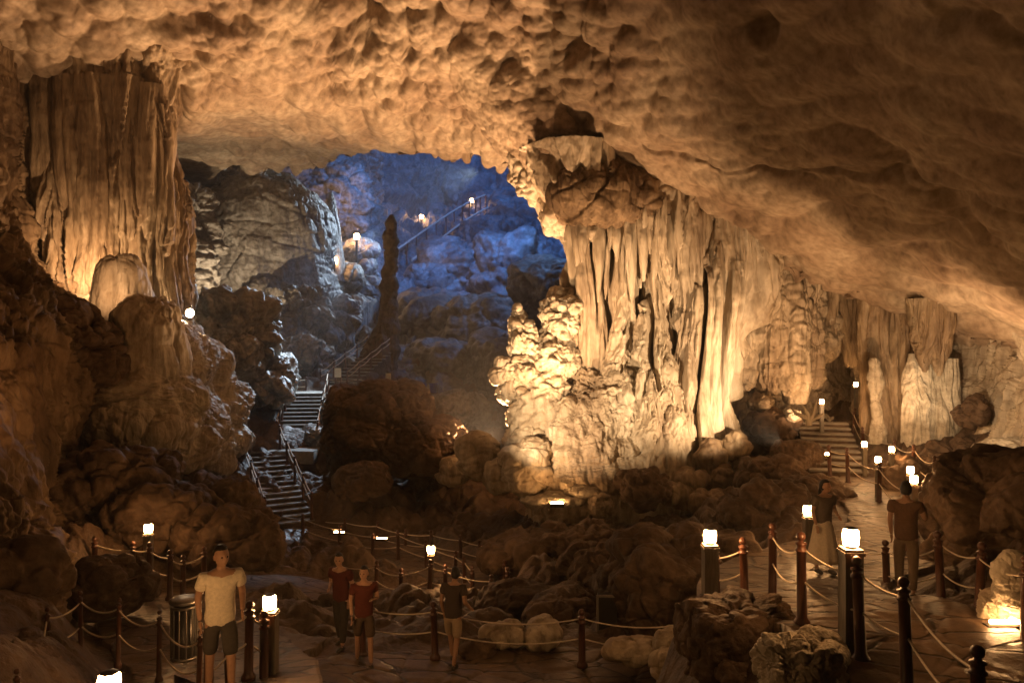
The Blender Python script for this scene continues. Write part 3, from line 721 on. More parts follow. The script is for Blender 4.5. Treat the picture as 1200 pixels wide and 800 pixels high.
put('funnel', *join([ptube([(622, 62, 30.6, 135), (634, 118, 30.4, 100), (648, 160, 30, 80), (664, 195, 29.8, 62), (684, 245, 29.8, 40)], 260, 300, lambda p: d_scallop(p, .4, .95, 3) + .05 * d_flute(p, 1, 1.4, 598, .5)), blob(P(655, 172, 29.6), (1.9, 1.3, .9), lambda p: d_scallop(p, .4, 1.1, 5), 6)]), M['ceil'], T)
put('collar', *join([blob(P(690, 172, 29), (1.6, 1.2, .7), lambda p: d_rock(p, .2, .8, 560), 6), blob(P(640, 205, 30), (1.3, 1.2, 1.1), lambda p: d_coral(p, .22, 1.3, 553) + d_rock(p, .15, .9, 558), 6), blob(P(668, 185, 29.2), (1.4, 1.0, .55), lambda p: d_coral(p, .2, 1.4, 554), 6), blob(P(655, 245, 30), (.8, 1.0, 1.1), lambda p: d_coral(p, .18, 1.5, 555), 6),
                     blob(P(760, 225, 28.6), (1.6, 1.0, .7), lambda p: d_rock(p, .2, .9, 556), 6)]), M['flow'], T)
# swollen base with draped foot
base = [ptube([(712, 440, 28.4, 22), (706, 470, 28.0, 42), (700, 505, 27.6, 58), (696, 540, 27.4, 64), (690, 575, 27.2, 66), (690, 620, 27.2, 70)], 300, 460, lambda p: d_flow(p, .24, 1.2, 561) + d_flute(p, .16, 1.2, 562, .8), .7),
        ptube([(775, 455, 27.6, 24), (772, 490, 27.2, 38), (768, 530, 26.9, 44), (764, 565, 26.7, 48), (764, 610, 26.7, 52)], 300, 360, fl(.22, 1.5, 563, .6), .7)]
put('base', *join(base), M['flow'], T)
# coral like rocks on its left side
cor = []
for c, r in [((655, 378, 28.6), (.7, .6, .95)), ((648, 425, 28.4), (.85, .7, 1.0)), ((640, 480, 28.2), (1.2, .8, 1.3)), ((615, 440, 28.4), (.75, .6, .6)), ((600, 436, 28.4), (.55, .5, .35)), ((618, 405, 28.5), (.6, .5, .4)),
             ((612, 385, 28.6), (.45, .35, .3)), ((606, 372, 28.7), (.25, .25, .3)), ((598, 460, 28.4), (.5, .4, .3)), ((625, 520, 28), (.9, .7, .8)), ((664, 350, 28.9), (.4, .4, .3))]:
    cor.append(blob(P(*c), r, lambda p: d_coral(p, .2, 1.9, 571) + d_rock(p, .14, 1.4, 572), 6))
put('coral_growth', *join(cor), M['flow'], T)
# flat stones and knobs round the foot
kn = []
for i, (c, r) in enumerate([((832, 535, 26), (.45, .4, .6)), ((846, 560, 25.6), (.4, .35, .4)), ((862, 525, 26), (.4, .35, .45)), ((872, 548, 25.8), (.35, .3, .4)), ((812, 565, 25.6), (.6, .45, .4)), ((850, 590, 24.8), (.8, .5, .4)), ((825, 590, 24.9), (.6, .5, .35)), ((795, 580, 25.3), (.5, .4, .35)), ((884, 570, 25.2), (.5, .4, .4))]):
    kn.append(blob(P(*c), r, lambda p: d_coral(p, .14, 2.0, 581) + .05, 5))
o = put('coral_knobs', *join(kn), M['flowmid']); tag(o, 'cluster of bulbous coral like knobs at the right foot of the main column', 'rock')
rocks([((648, 585, 25.6), (1.1, .7, .16), 'thin flat slab lit from below at the main column foot', 'pale', .08, 1.4, 591, .1, .2, 6),
       ((690, 575, 25.9), (.8, .6, .2), 'stacked flat stone leaning on the column foot', 'pale', .1, 1.4, 592, .3, .2, 6),
       ((704, 592, 25.2), (.35, .3, .45), 'small upright block beside the flat slabs', 'flow', .1, 1.5, 593, .3, .4, 6)], 'rock', 'rock')

# ================================================================== right hand walls
rows = [
 [(850, 230, 36), (900, 240, 35), (950, 250, 34), (1000, 270, 33), (1050, 300, 31.5), (1120, 310, 28), (1200, 330, 25), (1320, 340, 21), (1500, 350, 17)],
 [(850, 330, 35), (900, 320, 34), (950, 330, 34), (1000, 340, 33), (1040, 350, 30), (1110, 370, 27), (1190, 390, 24), (1300, 400, 20), (1500, 410, 16)],
 [(850, 420, 34.5), (900, 400, 33.5), (950, 400, 34.5), (1000, 400, 34.5), (1040, 410, 29.5), (1110, 430, 26.8), (1190, 440, 23.5), (1290, 450, 19.5), (1500, 460, 15.5)],
 [(850, 480, 34), (900, 460, 33), (950, 460, 34), (1000, 460, 34), (1045, 470, 29), (1110, 480, 26.3), (1185, 490, 23), (1280, 490, 19), (1500, 500, 15)],
 [(850, 540, 33), (900, 520, 32), (950, 510, 32), (1000, 520, 31.5), (1050, 530, 28.5), (1110, 530, 26), (1180, 540, 22.6), (1280, 540, 18.5), (1500, 550, 14.5)],
 [(850, 600, 31), (900, 580, 30), (950, 580, 30), (1000, 590, 30), (1050, 590, 28), (1110, 590, 25.5), (1180, 600, 22), (1280, 600, 18), (1500, 610, 14)]]
Vf, Ff = relief(rows, 460, 760, lambda p: d_flute(p, .34, 1.2, 601, .9, .5) + d_rock(p, .3, .4, 602) * sstep(12, 6, p[:, 0] * .6))
o = put('right_cave_wall', Vf, Ff, M['flow'], origin=(14, 27, -4)); tag(o, kind='structure')

def formation(name, label, cat, tubes, mat='flow', blobs=(), f=1.4, a=.2, seed=0, cor=0, ratio=.8):
    ps = [ptube(t_, 240, 170, fl(a, f, seed + i, 1.1, cor), ratio) for i, t_ in enumerate(tubes)]
    ps += [blob(P(*c), r, lambda p: d_coral(p, .2, 1.7, seed + 50) + d_rock(p, .1, 1.3, seed), 6) for c, r in blobs]
    o = put(name, *join(ps), M[mat]); return tag(o, label, cat)
formation('stalactite_curtain', 'grey brown stalactite curtain just right of the main column top', 'stalactites',
          [[(905, 280, 30, 20), (908, 330, 30, 17), (912, 370, 30, 10), (914, 385, 30, 2)], [(928, 285, 30, 17), (930, 330, 30, 15), (930, 372, 30, 9), (930, 392, 30, 2)],
           [(952, 295, 30, 14), (953, 330, 30, 12), (952, 352, 30, 6), (952, 362, 30, 1.5)], [(890, 300, 31, 14), (885, 380, 31, 11), (886, 425, 31, 5), (886, 435, 31, 1)]], seed=611)
formation('stalactite_curtain', 'cluster of rounded hanging stalactites with knobbly bottoms in the dark recess', 'stalactites',
          [[(880, 290, 30, 22), (878, 360, 29.6, 18), (872, 420, 29.5, 16), (870, 448, 29.5, 10), (870, 456, 29.5, 2)], [(902, 300, 30, 20), (902, 370, 29.4, 17), (903, 430, 29.3, 15), (903, 455, 29.3, 9), (903, 464, 29.3, 2)],
           [(928, 300, 30, 22), (928, 370, 29.4, 17), (930, 430, 29.2, 17), (930, 460, 29.2, 12), (930, 470, 29.2, 2)], [(950, 310, 30.6, 15), (950, 380, 30, 12), (950, 440, 30, 9), (950, 455, 30, 2)]], seed=621, cor=.1,
          blobs=[((895, 470, 29), (.45, .4, .32)), ((893, 370, 30.5), (1.0, .6, .6)), ((925, 355, 31), (1.2, .7, .7)), ((960, 390, 31.5), (.9, .7, 1.1))])
formation('stalactite_curtain', 'long dark stalactites left of the second lamp on the right', 'stalactites',
          [[(972, 300, 31, 13), (972, 350, 31, 11), (973, 395, 31, 6), (973, 405, 31, 1)], [(993, 310, 31, 12), (995, 370, 31, 10), (996, 420, 31, 5), (996, 430, 31, 1)], [(1014, 325, 31, 12), (1016, 380, 31, 9), (1016, 425, 31, 4), (1016, 435, 31, 1)]], 'flowmid', seed=631)
formation('limestone_column', 'brown ribbed limestone column beside the small spotlit stalagmite on the right', 'rock column',
          [[(1040, 330, 27.5, 26), (1040, 400, 27.3, 22), (1042, 460, 27.2, 22), (1045, 520, 27, 25), (1045, 580, 27, 30)], [(1066, 345, 27, 17), (1064, 420, 27, 14), (1062, 480, 26.8, 14), (1062, 560, 26.8, 20)]], 'flowmid', f=1.3, a=.24, seed=641)
formation('stalagmite', 'slim pale spotlit stalagmite in front of the brown ribbed column', 'stalagmite',
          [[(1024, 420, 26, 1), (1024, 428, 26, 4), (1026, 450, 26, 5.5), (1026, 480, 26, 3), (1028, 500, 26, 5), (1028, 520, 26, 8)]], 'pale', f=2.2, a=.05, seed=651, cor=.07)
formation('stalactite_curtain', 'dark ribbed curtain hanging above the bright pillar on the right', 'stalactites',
          [[(1083, 350, 24.8, 15), (1084, 385, 24.7, 12), (1084, 415, 24.7, 5), (1084, 436, 24.7, .6)], [(1100, 355, 24.6, 16), (1101, 385, 24.5, 13), (1100, 418, 24.5, 6), (1100, 440, 24.5, .6)]], 'flowmid', f=2.2, a=.14, seed=661)
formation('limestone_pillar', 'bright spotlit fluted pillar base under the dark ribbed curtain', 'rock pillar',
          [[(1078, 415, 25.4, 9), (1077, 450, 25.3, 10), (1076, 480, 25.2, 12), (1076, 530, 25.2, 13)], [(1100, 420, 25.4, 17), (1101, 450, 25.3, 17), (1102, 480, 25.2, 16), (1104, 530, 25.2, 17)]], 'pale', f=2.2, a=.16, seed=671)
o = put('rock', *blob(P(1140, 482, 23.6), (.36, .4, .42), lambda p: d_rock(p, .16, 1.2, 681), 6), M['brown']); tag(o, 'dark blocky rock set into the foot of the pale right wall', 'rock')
o = put('flowstone_mound', *blob(P(1188, 545, 21.8), (1.3, .9, .7), lambda p: d_flute(p, .12, 1.6, 683, .8), 7), M['pale']); tag(o, 'pale fluted mound at the foot of the right wall above the great dark boulder', 'flowstone')
rocks([((905, 505, 28.5), (1.0, .8, .7), 'pitted boulder under the hanging cluster right of the main column', 'brown', .25, .9, 691, .1, .2, 6),
       ((938, 540, 25.5), (.9, .7, .6), 'brown boulder left of the small far stairs', 'brown', .22, .9, 692, .7, .2, 6),
       ((1080, 560, 22.5), (1.0, .8, .6), 'brown boulder right of the group of path lamps', 'brown', .22, .9, 693, .3, .2, 6),
       ((1120, 535, 24), (.9, .7, .5), 'dark ledge rock below the bright pillar', 'brown', .2, .9, 694, .3, .2, 6),
       ((945, 585, 21.5), (1.3, 1.0, .5), 'low rock hump beside the distant path', 'brown', .22, .9, 695, .3, .2, 6),
       ((900, 600, 20), (1.3, 1.0, .6), 'wide brown rock in the dark left of the right lamps', 'brown', .25, .9, 696, .3, .2, 6),
       ((930, 487, 27.5), (.28, .2, .2), 'little pale stone under the hanging cluster', 'pale', .08, 2, 697, .3, .2, 5)])
o = put('root_coral', *join([rod([P(948, 498, 26) , P(946, 485, 26), P(940, 474, 26)], [.12, .08, .03]), rod([P(948, 496, 26), P(953, 482, 26), P(957, 470, 26)], [.1, .07, .03]), rod([P(946, 490, 26), P(932, 484, 26), P(928, 478, 26)], [.08, .06, .03]), rod([P(950, 492, 26), P(960, 488, 26), P(966, 484, 26)], [.07, .05, .02])]), M['flow'])
tag(o, 'branching orange coral shaped rock beside the left small stair lamp', 'rock')
# ================================================================== stairs
def stair(p0, p1, w, n, label):
    """solid stair from bottom p0 to top p1 (x,y,z)"""
    p0, p1 = np.array(p0, float), np.array(p1, float)
    dh = p1[:2] - p0[:2]; L_ = np.hypot(*dh); u = dh / L_; v = np.array([u[1], -u[0]])
    T = empty('stairs', p0, label, 'stairs'); T['_o'] = [float(q) for q in p0]
    rise = (p1[2] - p0[2]) / n; run = L_ / n
    tr, rs = [], []
    for i in range(n):
        for (dst, a, b, z0, z1, hw) in ((rs, i * run, (i + 1) * run + .003, p0[2] - .9 + i * rise, p0[2] + (i + 1) * rise - .05, w / 2), (tr, i * run - .04, (i + 1) * run, p0[2] + (i + 1) * rise - .05 + .002, p0[2] + (i + 1) * rise, w / 2 + .03)):
            V = []
            for x in (-hw, hw):
                for y in (a, b):
                    for z in (z0, z1):
                        q = p0[:2] + u * y + v * x
                        V.append((q[0], q[1], z))
            dst.append((np.array(V, F32), box(0, 1, 0, 1, 0, 1)[1]))
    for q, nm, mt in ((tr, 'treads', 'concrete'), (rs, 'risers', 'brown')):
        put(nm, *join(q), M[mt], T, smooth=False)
    return u, v
ub, vb = stair((-7.75, 26.7, -6.42), (-10.05, 30.6, -4.36), 1.7, 14, 'lower flight of stone stairs climbing left to the landing')
uu, vu = stair((-9.05, 32.2, -4.36), (-9.55, 36.2, -2.42), 1.8, 13, 'upper flight of stone stairs with white rope rails on both sides')
stair((10.3, 24.2, -4.2), (11.6, 28.8, -3.0), 1.7, 9, 'short stairs leading up to the two small lamps on the right')
stair((-8.9, 38.4, -2.38), (-7.4, 43, -.6), 1.6, 11, 'distant dark flight of steps left of the slender stalagmite')
# landing and platform slabs
for (x0, x1, y0, y1, z, nm) in ((-11.6, -7.9, 30.55, 32.25, -4.362, 'landing'), (-11.2, -4.6, 36.15, 39.0, -2.42, 'platform')):
    nx, ny = 60, 40
    X, Y = np.meshgrid(np.linspace(x0, x1, nx), np.linspace(y0, y1, ny))
    p = np.stack([X, Y, np.full_like(X, z)], -1).reshape(-1, 3).astype(F32)
    p[:, 2] += .03 * fbm(p, .9, 3, 3) - .01
    top = p.reshape(ny, nx, 3); sk = lambda e: np.concatenate([e[:, :], e[:, :]], 0)
    bt = top[:1].copy(); bt[..., 2] -= .5; tp = top[-1:].copy(); tp[..., 2] -= .5
    G = np.concatenate([bt, top, tp], 0); lf = G[:, :1].copy(); lf[..., 2] -= .5; rt = G[:, -1:].copy(); rt[..., 2] -= .5
    G = np.concatenate([lf, G, rt], 1)
    o = put(nm, G.reshape(-1, 3), gridfaces(G.shape[0], G.shape[1]), M['concrete']); tag(o, kind='structure')
# white and blue lit retaining rocks right of the upper flight
rocks([((385, 515, 32.5), (.75, .6, .45), 'pale rock catching blue light at the right foot of the upper flight', 'grey', .2, 1.3, 701, .2, .2, 6),
       ((388, 488, 34), (.5, .7, .8), 'wet rock ramp along the right side of the upper flight', 'grey', .16, 1.2, 702, .2, .2, 6)], 'rock', 'rock')

# ================================================================== posts, ropes, lamps
_post = {}
def post_meshes(h, r=.062):
    key = (round(h, 2), r)
    if key not in _post:
        s = r / .062
        prof = [(0, 0), (.095 * s, 0), (.095 * s, .05), (.08 * s, .07), (.062 * s, .1), (.058 * s, h * .5), (.056 * s, h - .24), (.072 * s, h - .235), (.072 * s, h - .215), (.055 * s, h - .205), (.052 * s, h - .16), (.068 * s, h - .15), (.068 * s, h - .135), (.034 * s, h - .125), (.028 * s, h - .105), (0, h - .105)]
        Vs, Fs = lathe(prof, 14)
        a = mesh_np('post', Vs, Fs); a.materials.append(M['wood'])
        zc = h - .057; rb = .057 * s
        pr = [(0, zc - rb * .98)] + [(rb * math.cos(t_), zc + rb * math.sin(t_)) for t_ in np.linspace(-1.25, 1.5, 9)] + [(0, zc + rb)]
        b = mesh_np('finial', *lathe(pr, 14)); b.materials.append(M['wood'])
        _post[key] = (a, b)
    return _post[key]

def add_post(T, x, y, z, h, r=.062):
    a, b = post_meshes(h, r)
    o = bpy.data.objects.new('post', a); col.objects.link(o); o.parent = T
    o.location = (x - T.location.x, y - T.location.y, z - T.location.z)
    f = bpy.data.objects.new('finial', b); col.objects.link(f); f.parent = o
    rr = random.Random(int(abs(x * 991 + y * 37)))
    o.rotation_euler = (rr.uniform(-.045, .045), rr.uniform(-.045, .045), 0)

def add_rope(T, a, b, sag=.12, r=.014, name='rope'):
    a, b = np.array(a, float), np.array(b, float)
    t_ = np.linspace(0, 1, 17)[:, None]
    pts = a * (1 - t_) + b * t_; pts[:, 2] -= (4 * t_[:, 0] * (1 - t_[:, 0])) * sag
    return put(name, *rod(pts, r, 6), M['rope'], T)

def barrier(label, pts, h=1.08, group='rope barriers along the cave paths', sag=.13, rope_r=.014, name='rope_barrier', snap=True, hs=(.82, .48), skip=(), r=.062):
    """posts given by the picture position of their tops: (px, py_top, d)"""
    W = []
    for q in pts:
        x, y, z = P(*q); W.append((float(x), float(y), float(z) - h))
    T = empty(name, W[0], label, 'rope fence', group); T['_o'] = [float(v) for v in T.location]
    for i, (x, y, z) in enumerate(W):
        add_post(T, x, y, z, h, r)
        if i and i not in skip:
            for hh in hs:
                dst = math.dist(W[i], W[i - 1])
                add_rope(T, (*W[i - 1][:2], W[i - 1][2] + h * hh), (x, y, z + h * hh), sag * min(1.4, dst / 2), rope_r)
    return W

barrier('near right rope fence with the closest dark ball topped post in it', [(1147, 757, 6.25), (1063, 676, 7.7), (1009, 652, 8.35), (940, 622, 9.35), (905, 612, 11.4)], h=1.14, rope_r=.013)
barrier('rope fence with two posts along the left edge of the paved platform', [(873, 628, 11.3), (840, 640, 11.6), (812, 716, 12.0)], h=1.0, rope_r=.014)
barrier('sagging rope fence with a lone short post across the lower middle', [(812, 716, 12.05), (682, 712, 12.9), (510, 704, 13.0), (425, 700, 12.9)], h=.98, sag=.12, rope_r=.012)
barrier('rope fence of the right edge of the paved path near the floor light', [(1203, 652, 8.8), (1146, 634, 10.0), (1104, 622, 11.0), (1040, 632, 12.8), (1000, 628, 14)], h=1.15, rope_r=.011)
barrier('rope fence with deep white loops in the lower left', [(22, 778, 8.6), (55, 708, 11.0), (95, 690, 11.4), (138, 698, 11.2), (186, 711, 10.7), (232, 735, 9.9)], h=1.05, sag=.3, rope_r=.013, r=.036)
barrier('short rope fence of stout posts by the lamp in front of the cream shirt', [(243, 734, 9.2), (270, 712, 9.8), (291, 703, 10.2), (309, 716, 10.3)], h=1.05, sag=.16, rope_r=.014)
barrier('rope fence around the small lit terrace at the left', [(112, 628, 17.2), (155, 634, 17.1), (174, 634, 16.8), (199, 643, 16.3), (214, 650, 16.8), (240, 640, 17.4)], h=1.08, sag=.14, rope_r=.018)
barrier('rope fence beside the centre lamp with thin dark posts', [(398, 655, 21.6), (440, 656, 20.8), (470, 665, 19.4), (503, 655, 19.2), (521, 660, 19.8), (574, 672, 18.9)], h=1.05, sag=.1, rope_r=.015)
barrier('rope fence on the near side of the stone walkway', [(330, 598, 27.0), (355, 601, 26.0), (397, 614, 25.2), (437, 622, 24.4), (467, 620, 24.0), (500, 632, 23.2), (533, 645, 22.4), (545, 652, 21.8), (554, 662, 21)], h=1.05, sag=.06, rope_r=.016)
barrier('rope fence on the far side of the stone walkway', [(366, 602, 28.0), (405, 606, 27.0), (441, 610, 26.2), (475, 619, 25.6), (506, 620, 25.0), (540, 626, 24.4), (562, 632, 24), (586, 636, 23.4), (590, 645, 22.4), (592, 655, 21.3), (594, 664, 20.2)], h=1.05, sag=.06, rope_r=.016)
barrier('rope fence by the cluster of lamps where the right path bends', [(973, 521, 23.5), (994, 524, 23.0), (1030, 541, 20.5), (1068, 566, 17.0), (1062, 590, 15.0)], h=1.1, sag=.1, rope_r=.014)
barrier('rope fence on the wall side of the distant right path', [(1094, 533, 20.0), (1072, 520, 22.5), (1048, 514, 25.0), (1012, 500, 27.0), (1000, 478, 28.5)], h=1.1, sag=.1, rope_r=.014)
barrier('handrail of thin posts on the left of the landing', [(257, 508, 31.0), (273, 504, 31.6), (300, 505, 31.9)], h=1.05, rope_r=.012, r=.05)

def rail(label, p0, p1, n, h=1.0):
    T = empty('stair_rail', p0, label, 'handrail', 'rope handrails of the stairs'); T['_o'] = [float(v) for v in T.location]
    p0, p1 = np.array(p0, float), np.array(p1, float)
    Q = [p0 + (p1 - p0) * i / (n - 1) for i in range(n)]
    for q in Q: add_post(T, q[0], q[1], q[2], h, .05)
    for a, b in zip(Q[:-1], Q[1:]):
        for hh in (.88, .62): add_rope(T, a + [0, 0, h * hh], b + [0, 0, h * hh], .07, .026)
def srail(p0, p1, u, v, w, n, l1, l2):
    p0, p1 = np.array(p0), np.array(p1)
    for s, l_ in ((-1, l1), (1, l2)):
        off = np.array([v[0] * s * w / 2, v[1] * s * w / 2, 0.02])
        rail(l_, p0 + off, p1 + off, n)
srail((-7.75, 26.7, -6.3), (-10.05, 30.6, -4.36), ub, vb, 1.6, 5, 'left hand rope rail of the lower stair flight', 'right hand rope rail of the lower stair flight')
srail((-9.05, 32.2, -4.3), (-9.55, 36.2, -2.42), uu, vu, 1.7, 6, 'left hand rope rail of the upper stair flight', 'right hand rope rail of the upper stair flight')
srail((-8.9, 38.4, -2.38), (-7.4, 43, -.6), np.array([.31, .95]), np.array([.95, -.31]), 1.5, 5, 'left rail of the distant dark steps', 'right rail of the distant dark steps')
barrier('short rail of white lit posts on the platform left of the stair top', [(333, 440, 37.5), (345, 441, 37.5), (358, 441, 37.6)], h=.95, rope_r=.03, sag=.05, r=.05)
barrier('rail along the platform between sign board and slender stalagmite', [(385, 441, 38.4), (420, 441, 38.4), (466, 442, 38.6), (478, 443, 38.6)], h=.95, rope_r=.018, sag=.06, r=.05)
# far stair rail climbing the blue slope
Q = [P(470, 312, 66), P(500, 290, 70), P(530, 268, 76), P(553, 254, 80), P(570, 246, 82)]
T = empty('stair_rail', Q[0], 'long pale handrail climbing the blue slope to the highest lamp', 'handrail'); T['_o'] = [float(v) for v in T.location]
put('rope', *rod(cr(np.array(Q, float) + [0, -2.2, 1.2], 40), .09, 6), M['rope'], T)
put('rope', *rod(cr(np.array(Q, float) + [1.2, -2.2, .3], 40), .09, 6), M['rope'], T)
for q in cr(np.array(Q, float), 12): add_post(T, q[0], q[1] - 2.2, q[2] - .6, 1.9, .07)

# lamps: a square frosted lantern on a square timber post
LG = 'lantern posts along the cave paths'
BASELAMP = {}
def lamp_post(px, py, d, label, size=.2, h=1.3, wood='greypost', mat='lamp', wpost=.16):
    """px,py: middle of the lantern"""
    x, y, z = [float(v) for v in P(px, py, d)]
    T = empty('lamp_post', (x, y, z - h), label, 'lamp', LG)
    key = (size, h, wood, mat, wpost)
    if key not in BASELAMP:
        w_ = wpost / 2
        ms = []
        V1, F1_ = join([box(-w_, w_, -w_, w_, 0, h - size / 2 - .03), box(-w_ - .02, w_ + .02, -w_ - .02, w_ + .02, 0, .08), box(-w_ - .015, w_ + .015, -w_ - .015, w_ + .015, h - size / 2 - .1, h - size / 2 - .06)])
        # keep pieces from sharing planes
        a = mesh_np('pole', V1, F1_, False); a.materials.append(M[wood])
        s_ = size / 2
        prof = [(0, h - s_ - .03), (s_ * .55, h - s_ - .03), (s_ * .62, h - s_), (0, h - s_)]
        b = mesh_np('lamp_base', *lathe(prof, 12)); b.materials.append(M['metal'])
        gw = s_ * .8; Vg, Fg = lathe([(0, h - s_ + .004), (gw * .9, h - s_ + .004), (gw * 1.12, h - s_ * .8), (gw * 1.2, h), (gw * 1.12, h + s_ * .6), (gw * .8, h + s_ * .82), (0, h + s_ * .86)], 8)
        g = mesh_np('lamp_glass', Vg, Fg, False); g.materials.append(M[mat])
        t_ = .012
        Vc, Fc_ = lathe([(0, h + s_ * .87), (gw * .95, h + s_ * .87), (gw * .9, h + s_ * .95), (gw * .3, h + s_ * 1.12), (0, h + s_ * 1.14)], 8)
        c = mesh_np('lamp_cap', Vc, Fc_, False); c.materials.append(M['metal'])
        BASELAMP[key] = (a, b, g, c)
    a, b, g, c = BASELAMP[key]
    for nm, m_ in (('pole', a), ('lamp_base', b), ('lamp_glass', g), ('lamp_cap', c)):
        o = bpy.data.objects.new(nm, m_); col.objects.link(o); o.parent = T
    return T
lamp_post(128, 800, 6.4, 'closest lantern at the bottom left edge of the picture', .2, 1.2)
lamp_post(997, 628, 8.6, 'large lantern on a thick grey post at the right platform', .2, 1.25, wpost=.2)
lamp_post(832, 627, 11.2, 'lantern on a grey post at the left end of the paved platform', .2, 1.2, wpost=.2)
lamp_post(947, 597, 15.0, 'lantern above the ball topped posts behind the right platform', .2, 1.35)
lamp_post(316, 704, 10.6, 'lantern behind the stout posts right of the cream shirt', .2, 1.25, wpost=.2)
lamp_post(174, 618, 17.2, 'lantern over the small lit terrace at the left', .2, 1.3)
lamp_post(505, 643, 19.6, 'centre lantern standing beside the walkway', .2, 1.3, wpost=.14)
for px, py, d, l_ in [(1013, 520, 24, 'highest lantern of the five where the right path bends'), (1045, 526, 22.5, 'right upper lantern of the five where the right path bends'), (1029, 538, 21, 'middle lantern of the five where the right path bends'), (1067, 550, 17.5, 'fourth lantern just above the lowest of the five'), (1071, 561, 16.2, 'lowest lantern of the five where the right path bends'),
                      (963, 470, 27.5, 'lantern at the top of the short stairs beside the coral shaped rock'), (1003, 450, 30, 'white lantern deep in the dark recess on the right')]:
    lamp_post(px, py, d, l_, .17, 1.25, wpost=.12)
for px, py, d, l_ in [(392, 305, 49, 'lower orange lamp beneath the cone stalagmite'), (418, 277, 53, 'upper orange lamp right of the cone stalagmite'), (494, 254, 76, 'second highest lamp on the blue slope'), (553, 235, 80, 'highest lamp in the blue chamber')]:
    lamp_post(px, py, d, l_, .42, 2.2, 'metal', 'lampfar', .14)

# floodlights that show in the picture
def flood(px, py, d, label, r=.16, aim=(0, -1, .2), mat='flood', name='floodlight'):
    loc = P(px, py, d)
    T = empty(name, loc, label, 'floodlight', 'floodlights'); T['_o'] = [float(v) for v in T.location]
    prof = [(0, -.2 * r / .16), (r * .5, -.2 * r / .16), (r * .85, -.08), (r * 1.08, .02), (r * 1.1, .06), (r * .98, .06), (r * .98, .035), (0, .035)]
    Vh, Fh = lathe(prof, 20)
    q = Vector(aim).normalized().to_track_quat('Z', 'Y').to_matrix()
    Mq = np.array(q, F32)
    o = put('housing', Vh @ Mq.T + loc, Fh, M['metal'], T)
    Vl, Fl = lathe([(0, .03), (r * .92, .04), (r * .8, .075), (r * .4, .1), (0, .105)], 20)
    put('lens', Vl @ Mq.T + loc, Fl, M[mat], T)
    put('bracket', *join([rod([loc + np.array([-r * 1.15, .02, 0]), loc + np.array([-r * 1.15, .02, -r * 1.6]), loc + np.array([r * 1.15, .02, -r * 1.6]), loc + np.array([r * 1.15, .02, 0])], .014, 6)]), M['metal'], T)
    return T
flood(223, 367, 27.0, 'bright round floodlight shining at the viewer beside the left column', .155, (.05, -1, .05))
T = empty('floor_light', P(1177, 728, 9.2), 'long bright strip light lying on the ground at the right edge', 'floor light'); T['_o'] = [float(v) for v in T.location]
x, y, z = P(1177, 728, 9.2)
put('housing', *box(x - .2, x + .2, y - .02, y + .1, z - .07, z - .045), M['metal'], T, False)
put('tube', *rod([(x - .17, y, z), (x, y, z), (x + .17, y, z)], .024, 10), M['lampfar'], T)
for px, py, d, l_ in [(397, 623, 25.2, 'left small path light on the walkway kerb'), (447, 630, 24.3, 'right small path light on the walkway kerb')]:
    T = empty('floor_light', P(px, py, d), l_, 'floor light'); T['_o'] = [float(v) for v in T.location]
    x, y, z = P(px, py, d)
    put('housing', *box(x - .2, x + .2, y - .02, y + .12, z - .09, z - .03), M['metal'], T, False)
    put('tube', *rod([(x - .15, y + .02, z), (x + .17, y + .02, z)], .025, 8), M['lampfar'], T)
T = empty('floodlight', P(653, 590, 25.0), 'small uplight under the thin flat slab at the main column foot', 'floodlight'); T['_o'] = [float(v) for v in T.location]
x, y, z = P(653, 590, 24.6)
put('housing', *box(x - .22, x + .22, y, y + .2, z - .12, z + .0), M['metal'], T, False)
put('lens', *box(x - .2, x + .2, y + .02, y + .18, z + .004, z + .02), M['lamp'], T, False)
x, y, z = P(969, 532, 22.8)
T = empty('floodlight', (x, y, z), 'tiny white spotlight on the fence left of the lamp cluster', 'floodlight'); T['_o'] = [float(x), float(y), float(z)]
put('housing', *(lambda l: (l[0] + np.array([x, y, z], F32), l[1]))(lathe([(0, -.08), (.05, -.08), (.07, -.02), (0, -.02)], 12)), M['metal'], T)
put('lens', *blob((x, y, z), (.06, .06, .06), lambda p: 0 * p[:, 0], 2), M['lamp'], T)

# ================================================================== bin, blue bins, signs
def slat_bin(px, pytop, d, label):
    x, y, z = [float(v) for v in P(px, pytop, d)]; h = .88
    T = empty('litter_bin', (x, y, z - h), label, 'bin'); T['_o'] = [x, y, z - h]
    O = np.array([x, y, z - h], F32)
    Vb, Fb = lathe([(0, .03), (.135, .03), (.14, .06), (.14, h - .1), (0, h - .1)], 20)
    put('liner', Vb + O, Fb, M['metal'], T)
    for k in range(12):
        a = k / 12 * 2 * math.pi
        Vr, Fr = rod([(.17 * math.cos(a), .17 * math.sin(a), .05), (.17 * math.cos(a), .17 * math.sin(a), h - .1)], .012, 8)
        put('bar', Vr + O, Fr, M['steel'], T)
    Vl, Fl = lathe([(.0, h - .06), (.19, h - .06), (.2, h - .045), (.2, h - .02), (.17, h), (0, h)], 24)
    put('lid', Vl + O, Fl, M['steel'], T)
    for zz in (.06, h - .12):
        Vr, Fr = lathe([(.155, zz), (.187, zz), (.187, zz + .03), (.155, zz + .03), (.155, zz)], 24); put('ring', Vr + O, Fr, M['steel'], T)
slat_bin(216, 700, 10.6, 'round steel litter bin with vertical bars beside the person in cream')
M['blue'] = plain('blue plastic', (.06, .07, .55), .4, .5, 0, .1)
M['board'] = plain('pale sign board', (.5, .42, .28), .6, .3, 0, .12)
